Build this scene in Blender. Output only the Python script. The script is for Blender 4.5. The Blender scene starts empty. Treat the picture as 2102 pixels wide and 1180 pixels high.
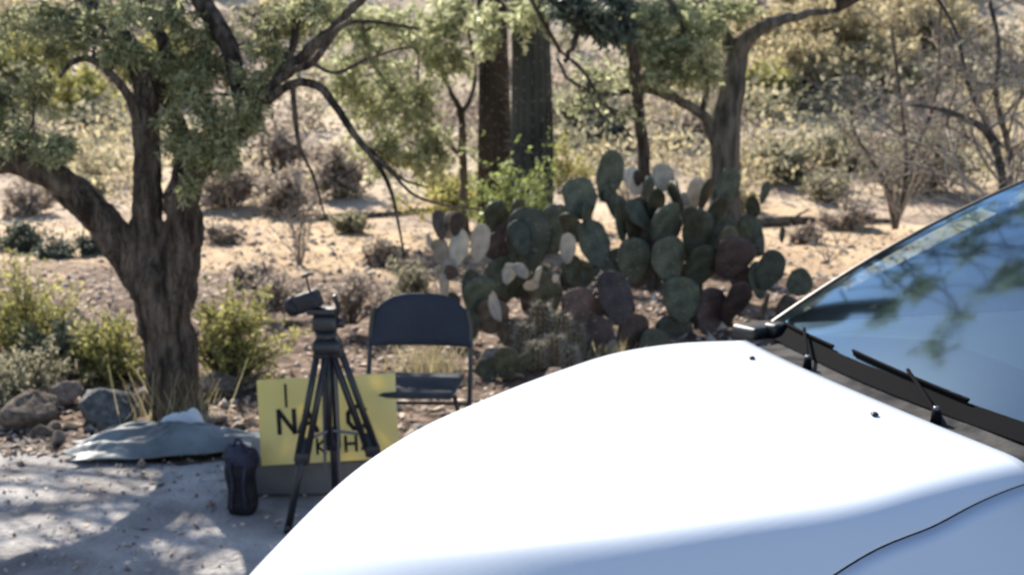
import bpy, math, random
import numpy as np
from mathutils import Vector, Matrix, Euler
random.seed(7); RNG = np.random.default_rng(7)
S = bpy.context.scene; COL = S.collection
# ------------------------------------------------------------------ camera
FP = 2500.0; CH = 1.65; PITCH = math.atan(390/FP)
cd = bpy.data.cameras.new('camera'); cam = bpy.data.objects.new('camera', cd); COL.objects.link(cam)
cam.location = (0, 0, CH); cam.rotation_euler = (math.pi/2-PITCH, 0, 0)
cd.sensor_width = 36; cd.lens = 36*FP/2102; cd.clip_end = 2000; cd.clip_start = .05
cd.dof.use_dof = True; cd.dof.focus_distance = 1.3; cd.dof.aperture_fstop = 9.5
S.camera = cam
# ------------------------------------------------------------------ light
SUN = Vector((-.36, .74, .62)).normalized()
el = math.asin(SUN.z); az = math.atan2(SUN.x, SUN.y)
w = bpy.data.worlds.new('World'); S.world = w; w.use_nodes = True
nt = w.node_tree; sky = nt.nodes.new('ShaderNodeTexSky'); sky.sky_type = 'NISHITA'; sky.sun_disc = False
sky.sun_elevation = el; sky.sun_rotation = az % (2*math.pi); sky.altitude = 700
nt.links.new(sky.outputs[0], nt.nodes['Background'].inputs[0]); nt.nodes['Background'].inputs[1].default_value = .095
sl = bpy.data.lights.new('sun', 'SUN'); sl.energy = 5.0; sl.angle = math.radians(.5); sl.color = (1, .93, .81)
so = bpy.data.objects.new('sun', sl); COL.objects.link(so); so.rotation_euler = SUN.to_track_quat('Z', 'Y').to_euler()
S.view_settings.view_transform = 'Standard'; S.view_settings.look = 'None'; S.view_settings.gamma = 1
S.view_settings.exposure = 1.27

def at(px, py, Y):
    """world point seen at photo pixel px,py at distance Y along the ground"""
    c, s = math.cos(PITCH), math.sin(PITCH)
    x, z = (px-1051)/FP, -(py-590)/FP
    d = (x, c+z*s, -s+z*c); t = Y/d[1]
    return np.array([d[0]*t, Y, CH+d[2]*t])

# ------------------------------------------------------------------ helpers
def tag(o, label=None, cat=None, group=None, kind=None):
    if label: o['label'] = label
    if cat: o['category'] = cat
    if group: o['group'] = group
    if kind: o['kind'] = kind
    return o
def empty(name, loc, rz=0):
    o = bpy.data.objects.new(name, None); COL.objects.link(o); o.location = tuple(float(v) for v in loc)
    o.rotation_euler = (0, 0, rz); o.empty_display_size = .1; return o
class MB:
    def __init__(s): s.V = []; s.F = []; s.n = 0
    def add(s, v, f):
        v = np.asarray(v, float).reshape(-1, 3); s.V.append(v); s.F += [tuple(int(i)+s.n for i in q) for q in f]; s.n += len(v)
    def quads(s, v, f):
        s.add(v, f.tolist() if hasattr(f, 'tolist') else f)
    def grid(s, P, closed=False):
        P = np.asarray(P, float); m, n = P.shape[:2]; f = []
        for i in range(m-1):
            for j in range(n if closed else n-1):
                a = i*n+j; b = i*n+(j+1) % n; f.append((a, b, b+n, a+n))
        s.add(P.reshape(-1, 3), f)
    def box(s, c, size, R=None, bev=0.0):
        hx, hy, hz = [k/2 for k in size]; e = min(bev, hx*.9, hy*.9, hz*.9)
        if e <= 0:
            v = [(x, y, z) for x in (-hx, hx) for y in (-hy, hy) for z in (-hz, hz)]
            f = [(0, 1, 3, 2), (4, 6, 7, 5), (0, 4, 5, 1), (2, 3, 7, 6), (0, 2, 6, 4), (1, 5, 7, 3)]
        else:
            prof = []
            for (qx, qy) in ((1, 1), (-1, 1), (-1, -1), (1, -1)):
                for k in range(4):
                    a = math.pi/6*k + {(1, 1): 0, (-1, 1): math.pi/2, (-1, -1): math.pi, (1, -1): 1.5*math.pi}[(qx, qy)]
                    prof.append((qx*(hx-e), qy*(hy-e), math.cos(a), math.sin(a)))
            rings = [(-hz, 0), (-hz+e*.3, .7), (-hz+e, 1), (hz-e, 1), (hz-e*.3, .7), (hz, 0)]
            v = []; n = 16
            for (z, k) in rings:
                for (x, y, cx, cy) in prof: v.append((x+cx*e*k, y+cy*e*k, z))
            f = []
            for i in range(5):
                for j in range(n): f.append((i*n+j, i*n+(j+1) % n, (i+1)*n+(j+1) % n, (i+1)*n+j))
            f.append(tuple(range(n))[::-1]); f.append(tuple(range(5*n, 6*n)))
        v = np.array(v, float)
        if R is not None: v = v @ np.array(R.to_3x3()).T
        s.add(v+np.asarray(c, float), f)
    def tube(s, pts, rad, n=8, wob=0.0, rib=None):
        pts = np.asarray(pts, float); m = len(pts)
        rad = np.broadcast_to(np.asarray(rad, float), (m,)).copy()
        t = np.gradient(pts, axis=0); t /= np.linalg.norm(t, axis=1)[:, None]+1e-9
        u = np.cross(t[0], [0, 0, 1.0]);
        if np.linalg.norm(u) < .1: u = np.cross(t[0], [1.0, 0, 0])
        u /= np.linalg.norm(u); a = np.linspace(0, 2*math.pi, n, endpoint=False)
        ca, sa = np.cos(a)[:, None], np.sin(a)[:, None]; rings = []
        for i in range(m):
            u = u-t[i]*np.dot(u, t[i]); u /= np.linalg.norm(u); vv = np.cross(t[i], u)
            r = rad[i]*(1+wob*RNG.uniform(-1, 1, (n, 1))) if wob else rad[i]
            if rib is not None: r = r*rib[:, None]
            rings.append(pts[i]+(ca*u+sa*vv)*r)
        s.grid(np.array(rings), True)
        if rad[0] > .006:
            k = s.n-m*n; s.F.append(tuple(range(k, k+n))[::-1]); s.F.append(tuple(range(k+(m-1)*n, k+m*n)))
    def build(s, name, mat, parent=None, smooth=True):
        me = bpy.data.meshes.new(name); V = np.concatenate(s.V).astype(np.float32)
        me.vertices.add(len(V)); me.vertices.foreach_set('co', V.ravel())
        tot = np.array([len(f) for f in s.F], np.int32); idx = np.fromiter((i for f in s.F for i in f), np.int32)
        me.loops.add(len(idx)); me.loops.foreach_set('vertex_index', idx)
        me.polygons.add(len(tot)); me.polygons.foreach_set('loop_start', np.concatenate([[0], np.cumsum(tot)[:-1]]).astype(np.int32))
        me.polygons.foreach_set('loop_total', tot); me.update(calc_edges=True); me.validate()
        me.polygons.foreach_set('use_smooth', np.full(len(me.polygons), smooth))
        me.materials.append(mat); o = bpy.data.objects.new(name, me); COL.objects.link(o)
        if parent is not None:
            o.parent = parent; o.matrix_parent_inverse = Matrix.Translation(-parent.location) if not any(parent.rotation_euler) else Matrix()
        return o
def copyobj(o, parent):
    c = o.copy(); COL.objects.link(c); c.parent = parent; return c

def mat(name, c1, c2=None, scale=6, rough=.8, bump=0, c3=None, spec=.3, transl=0, coat=0, metal=0, detail=6, bscale=None, tcol=None, lo=.35, hi=.65, coords='Object', island=0, stretch=None):
    m = bpy.data.materials.new(name); m.use_nodes = True; N = m.node_tree.nodes; L = m.node_tree.links
    b = N['Principled BSDF']; b.inputs['Roughness'].default_value = rough; b.inputs['Specular IOR Level'].default_value = spec
    b.inputs['Coat Weight'].default_value = coat; b.inputs['Metallic'].default_value = metal; b.inputs['Coat Roughness'].default_value = .06
    tc = N.new('ShaderNodeTexCoord'); co = tc.outputs[coords]
    if stretch:
        mp = N.new('ShaderNodeMapping'); mp.inputs['Scale'].default_value = stretch; L.new(co, mp.inputs[0]); co = mp.outputs[0]
    col = None
    if c2:
        n = N.new('ShaderNodeTexNoise'); n.inputs['Scale'].default_value = scale; n.inputs['Detail'].default_value = detail; L.new(co, n.inputs['Vector'])
        r = N.new('ShaderNodeValToRGB'); e = r.color_ramp.elements
        e[0].position = lo; e[0].color = (*c1, 1); e[1].position = hi; e[1].color = (*c2, 1)
        if c3: k = r.color_ramp.elements.new((lo+hi)/2); k.color = (*c3, 1)
        fac = n.outputs['Fac']
        if island:
            g = N.new('ShaderNodeNewGeometry'); mx = N.new('ShaderNodeMix'); mx.inputs[0].default_value = island
            L.new(n.outputs['Fac'], mx.inputs[2]); L.new(g.outputs['Random Per Island'], mx.inputs[3]); fac = mx.outputs[0]
        L.new(fac, r.inputs[0]); L.new(r.outputs[0], b.inputs['Base Color']); col = r.outputs[0]
    else: b.inputs['Base Color'].default_value = (*c1, 1)
    if bump:
        n2 = N.new('ShaderNodeTexNoise'); n2.inputs['Scale'].default_value = bscale or scale*4; n2.inputs['Detail'].default_value = 6; L.new(co, n2.inputs['Vector'])
        bp = N.new('ShaderNodeBump'); bp.inputs['Strength'].default_value = min(1, bump); bp.inputs['Distance'].default_value = .02*max(1, bump); L.new(n2.outputs['Fac'], bp.inputs['Height']); L.new(bp.outputs[0], b.inputs['Normal'])
    if transl:
        t = N.new('ShaderNodeBsdfTranslucent'); mx = N.new('ShaderNodeMixShader'); mx.inputs[0].default_value = transl
        if tcol: t.inputs[0].default_value = (*tcol, 1)
        elif col: L.new(col, t.inputs[0])
        else: t.inputs[0].default_value = (*c1, 1)
        o = N['Material Output']; L.new(b.outputs[0], mx.inputs[1]); L.new(t.outputs[0], mx.inputs[2]); L.new(mx.outputs[0], o.inputs[0])
    return m
def ci(x, xs, ys):
    xs = np.asarray(xs, float); ys = np.asarray(ys, float); m = np.gradient(ys, xs); x = np.clip(x, xs[0], xs[-1])
    i = np.clip(np.searchsorted(xs, x)-1, 0, len(xs)-2); h = xs[i+1]-xs[i]; t = (x-xs[i])/h
    return (2*t**3-3*t**2+1)*ys[i]+(t**3-2*t**2+t)*h*m[i]+(-2*t**3+3*t**2)*ys[i+1]+(t**3-t**2)*h*m[i+1]

# ------------------------------------------------------------------ terrain
NZ = [(RNG.uniform(-1, 1, 2), RNG.uniform(0, 6.28), RNG.uniform(.25, 1)) for _ in range(24)]
def fbm(x, y, s):
    r = 0*x
    for i, (d, p, k) in enumerate(NZ):
        f = s*(1+i*.45); r = r+np.sin((x*d[0]+y*d[1])*f+p+1.3*np.sin((x*d[1]-y*d[0])*f*.6+p*2))/(1+i*.5)
    return r/4
def ground_z(x, y):
    x = np.asarray(x, float); y = np.asarray(y, float)
    rise = .10*np.clip(y-16, 0, None)+.009*np.clip(y-24, 0, None)**2
    rise = np.where(y > 60, .10*43+.009*36**2+.30*(y-60), rise)
    nr = np.clip((y-6)/3, 0, 1)
    return rise+nr*.06*fbm(x, y, 1.1)+nr*.10*fbm(x, y, .35)+np.clip((y-20)/20, 0, 1)*1.2*fbm(x, y, .12)+np.clip((y-5.5)/1.5, 0, 1)*.03
gx = np.concatenate([np.linspace(-140, -12, 60)[:-1], np.linspace(-12, 12, 241), np.linspace(12, 140, 60)[1:]])
gy = np.concatenate([np.linspace(-60, 4, 17)[:-1], np.linspace(4, 26, 200), np.linspace(26, 150, 160)[1:]])
X, Y = np.meshgrid(gx, gy); Z = ground_z(X, Y)
mb = MB(); mb.grid(np.stack([X, Y, Z], -1))
def ground_mat():
    m = bpy.data.materials.new('desert_soil'); m.use_nodes = True; N = m.node_tree.nodes; L = m.node_tree.links; b = N['Principled BSDF']
    b.inputs['Roughness'].default_value = .95; b.inputs['Specular IOR Level'].default_value = .1
    tc = N.new('ShaderNodeTexCoord')
    def noise(s, d=6):
        n = N.new('ShaderNodeTexNoise'); n.inputs['Scale'].default_value = s; n.inputs['Detail'].default_value = d; L.new(tc.outputs['Object'], n.inputs['Vector']); return n.outputs['Fac']
    def ramp(f, a, ca, c, cb):
        r = N.new('ShaderNodeValToRGB'); e = r.color_ramp.elements; e[0].position = a; e[0].color = (*ca, 1); e[1].position = c; e[1].color = (*cb, 1); L.new(f, r.inputs[0]); return r.outputs[0]
    def mix(f, a, c):
        x = N.new('ShaderNodeMix'); x.data_type = 'RGBA'; L.new(f, x.inputs[0]); L.new(a, x.inputs[6]); L.new(c, x.inputs[7]); return x.outputs[2]
    sand = ramp(noise(1.2), .35, (.34, .24, .155), .65, (.50, .375, .24))
    litter = ramp(noise(9, 8), .35, (.055, .036, .028), .70, (.23, .165, .125))  # leaf-litter brown, deepened to stand for shade under the cactus
    hill = ramp(noise(.5, 8), .35, (.22, .165, .13), .60, (.52, .42, .31))
    sp = N.new('ShaderNodeSeparateXYZ'); L.new(tc.outputs['Object'], sp.inputs[0])
    ma = N.new('ShaderNodeMath'); ma.operation = 'MULTIPLY_ADD'; L.new(noise(.45, 7), ma.inputs[0]); ma.inputs[1].default_value = 11; L.new(sp.outputs[1], ma.inputs[2])
    r1 = N.new('ShaderNodeMapRange'); r1.inputs[1].default_value = 16.0; r1.inputs[2].default_value = 17.2; L.new(ma.outputs[0], r1.inputs[0])
    r2 = N.new('ShaderNodeMapRange'); r2.inputs[1].default_value = 21.0; r2.inputs[2].default_value = 22.6; L.new(ma.outputs[0], r2.inputs[0])
    c = mix(r1.outputs[0], litter, sand); c = mix(r2.outputs[0], c, hill); L.new(c, b.inputs['Base Color'])
    bp = N.new('ShaderNodeBump'); bp.inputs['Distance'].default_value = .05; bp.inputs['Strength'].default_value = .7; L.new(noise(14, 8), bp.inputs['Height']); L.new(bp.outputs[0], b.inputs['Normal'])
    return m
g = mb.build('ground', ground_mat()); tag(g, kind='structure')
# packed pale drive in front
px_ = np.linspace(-30, 30, 241); edge = 5.55+.18*np.sin(px_*1.3+.5)+.07*np.sin(px_*5.1)+.03*np.sin(px_*13)-.02*px_
rows = [np.stack([px_, -50+(edge+50)*t, np.full_like(px_, .005)+0*px_], -1) for t in np.linspace(0, 1, 60)]
mb = MB(); mb.grid(np.array(rows))
M_pave = mat('pale_gravel_drive', (.15, .14, .138), (.46, .435, .42), scale=2.6, rough=.95, bump=1, bscale=45, detail=10, lo=.3, hi=.7, spec=.1)
tag(mb.build('driveway', M_pave), kind='structure')

# ------------------------------------------------------------------ plant tools
def leaves(mb, c, d, L, W, droop=.25):
    """diamond leaf quads: centres c, directions d"""
    n = len(c)
    if n == 0: return
    d = d+RNG.normal(0, .55, (n, 3)); d[:, 2] -= droop; d /= np.linalg.norm(d, axis=1)[:, None]+1e-9
    s = np.cross(d, RNG.normal(0, 1, (n, 3))); s /= np.linalg.norm(s, axis=1)[:, None]+1e-9
    l = L*RNG.lognormal(0, .35, (n, 1)); w_ = W*RNG.uniform(.6, 1.3, (n, 1))
    v = np.stack([c, c+d*l*.5+s*w_, c+d*l, c+d*l*.45-s*w_], 1).reshape(-1, 3)
    f = np.arange(4*n).reshape(n, 4); mb.quads(v, f)
def curve(a, b, sag=0, jit=.08, n=7):
    a = np.asarray(a, float); b = np.asarray(b, float); t = np.linspace(0, 1, n)[:, None]; L = np.linalg.norm(b-a)
    p = a+(b-a)*t; w_ = np.sin(t*math.pi)
    p = p+w_*RNG.normal(0, jit*L, (1, 3))+RNG.normal(0, jit*.25*L, p.shape)*w_; p[:, 2] += (-sag*t[:, 0]**2+.0)*L
    return p
def smooth_path(P, n=22):
    P = np.asarray(P, float); k = np.arange(len(P)); t = np.linspace(0, len(P)-1, n)
    return np.stack([ci(t, k, P[:, j]) for j in range(P.shape[1])], -1)
def clump(tw, lf, c, r, near=None, ntw=14, nl=38, L=.035, W=.006, droop=.25, rt=.003, fill=.8, vdown=0, spreadr=1):
    c = np.asarray(c, float); r = np.asarray(r, float)*spreadr
    if near is not None:
        i = np.argmin(((near-c)**2).sum(1)); st = near[i]
        tw.tube(curve(st, c, 0, .1), np.linspace(rt*3.2, rt*1.4, 7), 5)
    for _ in range(ntw):
        e = RNG.normal(0, 1, 3); e /= np.linalg.norm(e); e = e*RNG.uniform(.55, 1.05)
        p = curve(c+RNG.normal(0, .15, 3)*r, c+e*r+[0, 0, -vdown*r[2]], droop*.5, .12, 7)
        tw.tube(p, np.linspace(rt, rt*.35, 7), 3)
        k = int(nl*RNG.uniform(.5, 1.3)*fill)
        t = RNG.uniform(.15, 1, k)*6; i = np.clip(t.astype(int), 0, 5); f = (t-i)[:, None]
        q = p[i]*(1-f)+p[i+1]*f; dd = p[i+1]-p[i]; dd /= np.linalg.norm(dd, axis=1)[:, None]+1e-9
        leaves(lf, q+RNG.normal(0, .014, q.shape), dd*.6+RNG.normal(0, .5, q.shape), L, W, droop)
def twigs(tw, p, d, L, r, depth, spread=.6, kids=4, up=.1, lf=None, lL=.02, lW=.006, nl=6, sides=4, curl=.25):
    n = 6; pts = [np.array(p, float)]; d = np.array(d, float); d /= np.linalg.norm(d)
    for i in range(n-1):
        d = d+RNG.normal(0, curl*.5, 3); d[2] += up*.3; d /= np.linalg.norm(d); pts.append(pts[-1]+d*L/(n-1))
    pts = np.array(pts); tw.tube(pts, np.linspace(r, r*.55, n), sides if depth > 0 else 3)
    if lf is not None and depth <= 1 and nl:
        k = nl; i = RNG.integers(0, n-1, k); leaves(lf, pts[i]+(pts[i+1]-pts[i])*RNG.uniform(0, 1, (k, 1)), RNG.normal(0, 1, (k, 3)), lL, lW, 0)
    if depth <= 0: return
    for k in range(kids):
        i = RNG.integers(1, n); dd = d+RNG.normal(0, spread, 3)
        twigs(tw, pts[i], dd, L*RNG.uniform(.5, .8), r*.55, depth-1, spread, kids, up, lf, lL, lW, nl, sides, curl)

M_bark = mat('dark_mesquite_bark', (.030, .022, .017), (.155, .118, .09), scale=7, rough=.95, bump=1, bscale=16, spec=.15, stretch=(3, 3, .6))
def furrow(m):
    N = m.node_tree.nodes; L = m.node_tree.links; b = N['Principled BSDF']; tc = [x for x in N if x.type == 'TEX_COORD'][0]; mp = N.new('ShaderNodeMapping'); mp.inputs['Scale'].default_value = (1, 1, .28)
    nz = N.new('ShaderNodeTexNoise'); nz.inputs['Scale'].default_value = 9; L.new(tc.outputs['Object'], nz.inputs['Vector']); ad = N.new('ShaderNodeVectorMath'); ad.operation = 'MULTIPLY_ADD'; L.new(nz.outputs['Color'], ad.inputs[0]); ad.inputs[1].default_value = (.07, .07, .1); L.new(tc.outputs['Object'], ad.inputs[2]); L.new(ad.outputs[0], mp.inputs[0])
    v = N.new('ShaderNodeTexVoronoi'); v.feature = 'DISTANCE_TO_EDGE'; v.inputs['Scale'].default_value = 30; L.new(mp.outputs[0], v.inputs['Vector'])
    r = N.new('ShaderNodeMapRange'); r.inputs[2].default_value = .16; L.new(v.outputs['Distance'], r.inputs[0])
    bp = N.new('ShaderNodeBump'); bp.inputs['Distance'].default_value = .014; bp.inputs['Strength'].default_value = .8; L.new(r.outputs[0], bp.inputs['Height']); old = b.inputs['Normal'].links[0].from_socket; L.new(old, bp.inputs['Normal']); L.new(bp.outputs[0], b.inputs['Normal'])
furrow(M_bark)
M_bark_moss = mat('bark_light', (.05, .045, .035), (.19, .16, .13), scale=6, rough=.95, bump=1, bscale=18, spec=.15, stretch=(3, 3, .7))
M_twig = mat('twig_bark', (.04, .032, .028), (.11, .09, .075), scale=10, rough=.9)
M_grey_twig = mat('grey_dry_twig', (.15, .125, .105), (.36, .31, .26), scale=5, rough=.9, island=.5)
M_leaf = mat('mesquite_leaf', (.17, .18, .085), (.47, .47, .26), scale=3, rough=.5, transl=.6, island=.45, spec=.3)
M_leaf_pv = mat('palo_verde_leaf', (.25, .27, .14), (.55, .56, .34), scale=2.5, rough=.5, transl=.6, island=.45, spec=.3)
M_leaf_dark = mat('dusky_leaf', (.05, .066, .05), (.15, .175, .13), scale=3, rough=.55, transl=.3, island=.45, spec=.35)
M_creo = mat('creosote_leaf', (.16, .20, .06), (.40, .45, .16), scale=4, rough=.5, transl=.4, island=.5)
M_yel = mat('yellow_brittlebush_leaf', (.23, .22, .075), (.52, .49, .18), scale=4, rough=.7, transl=.4, island=.5)
M_sage = mat('grey_green_scrub_leaf', (.19, .18, .12), (.44, .41, .29), scale=2, rough=.8, transl=.45, island=.5)
M_pur = mat('purplish_dry_scrub_leaf', (.21, .17, .145), (.47, .40, .33), scale=2, rough=.85, transl=.4, island=.5)
M_gold = mat('golden_dry_scrub_leaf', (.30, .25, .15), (.56, .49, .31), scale=2, rough=.8, transl=.5, island=.5)

def tree(name, label, cat, base, paths, clumps, mleaf, mbark, group=None, leafkw={}, extra=None, wob=.07, sides=14, merge=0):
    """paths: pixel polylines (px, py, Y, r_px); first is the trunk. clumps: (px,py,Y,rx_px,ry_px,depth_m)"""
    root = empty(name, base); tag(root, label, cat, group)
    allp = []; TM = MB() if merge else None
    for k, path in enumerate(paths):
        P = np.array([list(at(a, b, yy))+[rr/FP*yy] for (a, b, yy, rr) in path]); Q = smooth_path(P, 26 if len(path) > 3 else 14)
        Q[:, 3] = np.maximum(Q[:, 3], .0015)
        if Q[0, 3] > .05: Q[:, :3] += RNG.normal(0, .006, Q[:, :3].shape)
        m_ = MB(); big = Q[0, 3] > .02
        if k < merge:
            TM.tube(Q[:, :3], Q[:, 3], 18, .05); allp.append(Q[:, :3]); continue
        m_.tube(Q[:, :3], Q[:, 3], sides if big else 6, wob if big else 0)
        m_.build('trunk' if k == 0 else 'limb', mbark, root); allp.append(Q[:, :3])
    if merge:
        to = TM.build('trunk', mbark, root); rm = to.modifiers.new('union', 'REMESH'); rm.mode = 'VOXEL'; rm.voxel_size = .014; rm.use_smooth_shade = True
        sm = to.modifiers.new('smooth', 'SMOOTH'); sm.iterations = 9; sm.factor = .6
        for (sz, st) in ((.16, .045), (.035, .014)):
            tx = bpy.data.textures.new('bark_relief', 'CLOUDS'); tx.noise_scale = sz; dp = to.modifiers.new('relief', 'DISPLACE'); dp.texture = tx; dp.strength = st; dp.mid_level = .5
    near = np.concatenate(allp)
    tw, lf = MB(), MB()
    for c in clumps:
        (px, py, yy, rx, ry, dm) = c[:6]; kw = dict(leafkw); kw.update(c[6] if len(c) > 6 else {})
        s = yy/FP; clump(tw, lf, at(px, py, yy), (rx*s, dm, ry*s), near, **kw)
    if extra: extra(tw, lf, near)
    if tw.n: tw.build('twigs', M_twig, root)
    if lf.n: lf.build('crown', mleaf, root, smooth=False)
    return root

# ------------------------------------------------------------------ near mesquite
Y0 = 6.05
gb = at(372, 905, Y0)
p1 = [
 [(374, 925, Y0, 105), (371, 885, Y0, 72), (362, 800, Y0, 58), (346, 700, Y0, 55), (332, 620, Y0, 60), (324, 560, Y0, 57), (322, 515, Y0, 40)],
 [(335, 660, Y0, 40), (310, 590, Y0, 46), (264, 530, Y0, 42), (215, 465, Y0-.05, 38), (160, 405, Y0-.1, 36), (105, 360, Y0-.15, 32), (35, 335, Y0-.2, 27), (-70, 322, Y0-.3, 24), (-220, 230, Y0-.5, 18)],
 [(330, 640, Y0, 30), (312, 560, Y0, 42), (304, 470, Y0, 34), (302, 380, Y0, 29), (300, 290, Y0+.02, 27), (300, 215, Y0+.05, 29), (300, 165, Y0+.08, 27), (262, 90, Y0+.2, 20), (205, 35, Y0+.35, 17), (120, -60, Y0+.5, 12), (0, -220, Y0+.7, 7)],
 [(345, 670, Y0, 35), (358, 590, Y0, 46), (374, 500, Y0-.02, 44), (380, 430, Y0-.05, 36), (392, 375, Y0-.08, 26), (435, 325, Y0-.1, 17), (490, 278, Y0-.12, 15), (535, 215, Y0-.15, 14), (585, 145, Y0-.15, 13), (665, 75, Y0-.15, 11), (745, -5, Y0-.1, 9), (860, -140, Y0, 6)],
 [(284, 250, Y0, 13), (268, 205, Y0-.05, 10), (235, 160, Y0-.1, 8), (190, 124, Y0-.15, 7), (152, 126, Y0-.2, 6), (122, 160, Y0-.25, 3)],
 [(505, 255, Y0-.12, 14), (488, 180, Y0, 16), (475, 110, Y0+.1, 18), (440, 45, Y0+.2, 20), (400, -20, Y0+.3, 18), (330, -150, Y0+.5, 12)],
 [(360, 430, Y0-.05, 26), (372, 330, Y0+.1, 18), (360, 240, Y0+.2, 17), (330, 180, Y0+.25, 16), (345, 110, Y0+.3, 14), (300, 20, Y0+.5, 12), (280, -90, Y0+.6, 8)],
 [(540, 215, Y0-.15, 10), (600, 172, Y0-.25, 9), (655, 178, Y0-.3, 9), (690, 220, Y0-.35, 8), (730, 280, Y0-.4, 7), (780, 345, Y0-.45, 5), (805, 400, Y0-.45, 4), (818, 460, Y0-.45, 3), (828, 515, Y0-.45, 2)],
 [(760, 320, Y0-.43, 5), (800, 350, Y0-.5, 4), (850, 400, Y0-.55, 3), (920, 422, Y0-.6, 2.5), (985, 430, Y0-.6, 1.5)],
 [(740, 290, Y0-.4, 4), (800, 345, Y0-.35, 4), (830, 370, Y0-.3, 3), (880, 385, Y0-.3, 2)],
 [(600, 172, Y0-.25, 6), (606, 240, Y0-.3, 5), (615, 300, Y0-.3, 4.5), (640, 355, Y0-.3, 3), (655, 400, Y0-.3, 2.5), (668, 450, Y0-.3, 1.5)],
 [(585, 145, Y0-.15, 8), (640, 130, Y0-.3, 7), (700, 55, Y0-.35, 6), (760, 45, Y0-.4, 4), (860, 60, Y0-.45, 3)],
 [(560, 180, Y0-.15, 9), (600, 100, Y0, 8), (610, 40, Y0, 8), (640, -30, Y0, 7)],
 [(640, 130, Y0-.3, 4), (690, 150, Y0-.3, 4), (760, 120, Y0-.3, 3), (850, 100, Y0-.3, 2), (858, 170, Y0-.3, 2)],
]
c1 = [(60, 300, 5.8, 95, 38, .3), (-10, 260, 5.8, 80, 60, .3), (110, 305, 5.7, 60, 25, .2), (70, 190, 6.2, 45, 70, .25), (15, 190, 6.0, 50, 80, .25, dict(vdown=.6)),
 (30, 60, 6.1, 110, 55, .35), (140, 40, 6.2, 100, 45, .3), (190, 70, 6.1, 70, 40, .3), (240, 40, 5.9, 90, 50, .3), (260, 110, 6.0, 60, 45, .2),
 (400, 190, 5.95, 75, 70, .25), (430, 250, 5.9, 75, 60, .25), (395, 300, 5.9, 55, 55, .2), (460, 310, 5.85, 60, 40, .2), (500, 230, 5.85, 50, 50, .2), (360, 150, 6.2, 60, 60, .3),
 (430, 140, 6.2, 60, 50, .25), (350, 20, 6.2, 80, 50, .3), (420, 80, 6.3, 60, 50, .3), (540, 50, 6.2, 80, 55, .3), (560, 110, 6.1, 60, 45, .3), (600, 30, 6.2, 60, 40, .3), (385, 385, 5.85, 28, 28, .1, dict(ntw=7)),
 (660, 20, 6.1, 60, 30, .3), (520, 170, 6.0, 50, 40, .2), (360, 260, 5.95, 40, 50, .15, dict(ntw=8)), (90, 110, 6.2, 60, 30, .2, dict(ntw=7))]
def canopy(tw, lf, near):
    rr = np.random.default_rng(11); n = 0
    for k in range(9):
        a_ = near[rr.integers(0, len(near))]; P = [(-1.7+.0*k, 6.2, 2.2), (-2.2+rr.uniform(-.6, .6), 7.2, 2.75), (-3+rr.uniform(-1.6, 1.8), 8.4, 3.1+rr.uniform(0, .5)), (-3.4+rr.uniform(-2.6, 2.4), 9.8, 3.4+rr.uniform(0, 1.0))]
        Q = smooth_path(P, 18); tw.tube(Q, np.linspace(.05, .014, 18), 7)
        for i in range(6, 18, 2): twigs(tw, Q[i], (rr.normal(), rr.normal(), .2), .9, .014, 2, .5, 3, .0)
    while n < 25:
        x = rr.uniform(-6.0, -1.6); y = rr.uniform(6.2, 11); z = rr.uniform(2.3, 4.6)+.0
        if z < 1.65+.08*y+.42: continue
        if (x+3.6)**2/7+(y-8.7)**2/6+(z-3.2)**2/3 > 1: continue
        r = rr.uniform(.3, .5); clump(tw, lf, (x, y, z), (r, r, r*.65), near, ntw=12, nl=30, L=.07, W=.013); n += 1
tree('mesquite_tree', 'big dark-barked mesquite tree with forked leaning trunk beside the tripod and drooping twigs', 'tree', gb, p1, c1, M_leaf, M_bark,
     leafkw=dict(L=.036, W=.0065, ntw=20, nl=58, spreadr=1.12), extra=canopy, merge=4)

# ------------------------------------------------------------------ right-centre tree (in front of the slope)
YT = 11.0
p4 = [[(1490, 600, YT, 34), (1488, 450, YT, 33), (1487, 360, YT, 30), (1488, 270, YT, 31), (1502, 180, YT, 29), (1512, 120, YT, 24), (1535, 75, YT-.1, 17), (1590, 45, YT-.2, 12), (1640, 32, YT-.2, 9), (1720, 20, YT-.3, 5)],
      [(1485, 330, YT, 18), (1462, 270, YT-.1, 13), (1440, 235, YT-.2, 11), (1390, 205, YT-.4, 9), (1320, 185, YT-.6, 7), (1240, 195, YT-.8, 6), (1170, 165, YT-.9, 4), (1145, 120, YT-1, 3)],
      [(1440, 235, YT-.2, 7), (1450, 180, YT-.3, 7), (1440, 120, YT-.4, 6), (1400, 50, YT-.5, 6), (1360, -30, YT-.5, 5)],
      [(1320, 185, YT-.6, 6), (1290, 230, YT-.7, 5), (1240, 215, YT-.8, 4), (1200, 150, YT-.9, 4), (1150, 105, YT-1, 3)],
      [(1510, 120, YT, 16), (1480, 60, YT, 12), (1440, 0, YT, 10), (1400, -120, YT, 6)],
      [(1240, 210, YT-.8, 4), (1270, 250, YT-.8, 3), (1300, 285, YT-.8, 2)],
      [(1205, 170, YT-.9, 4), (1225, 225, YT-.9, 3.5), (1262, 262, YT-.9, 2)]]
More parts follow.
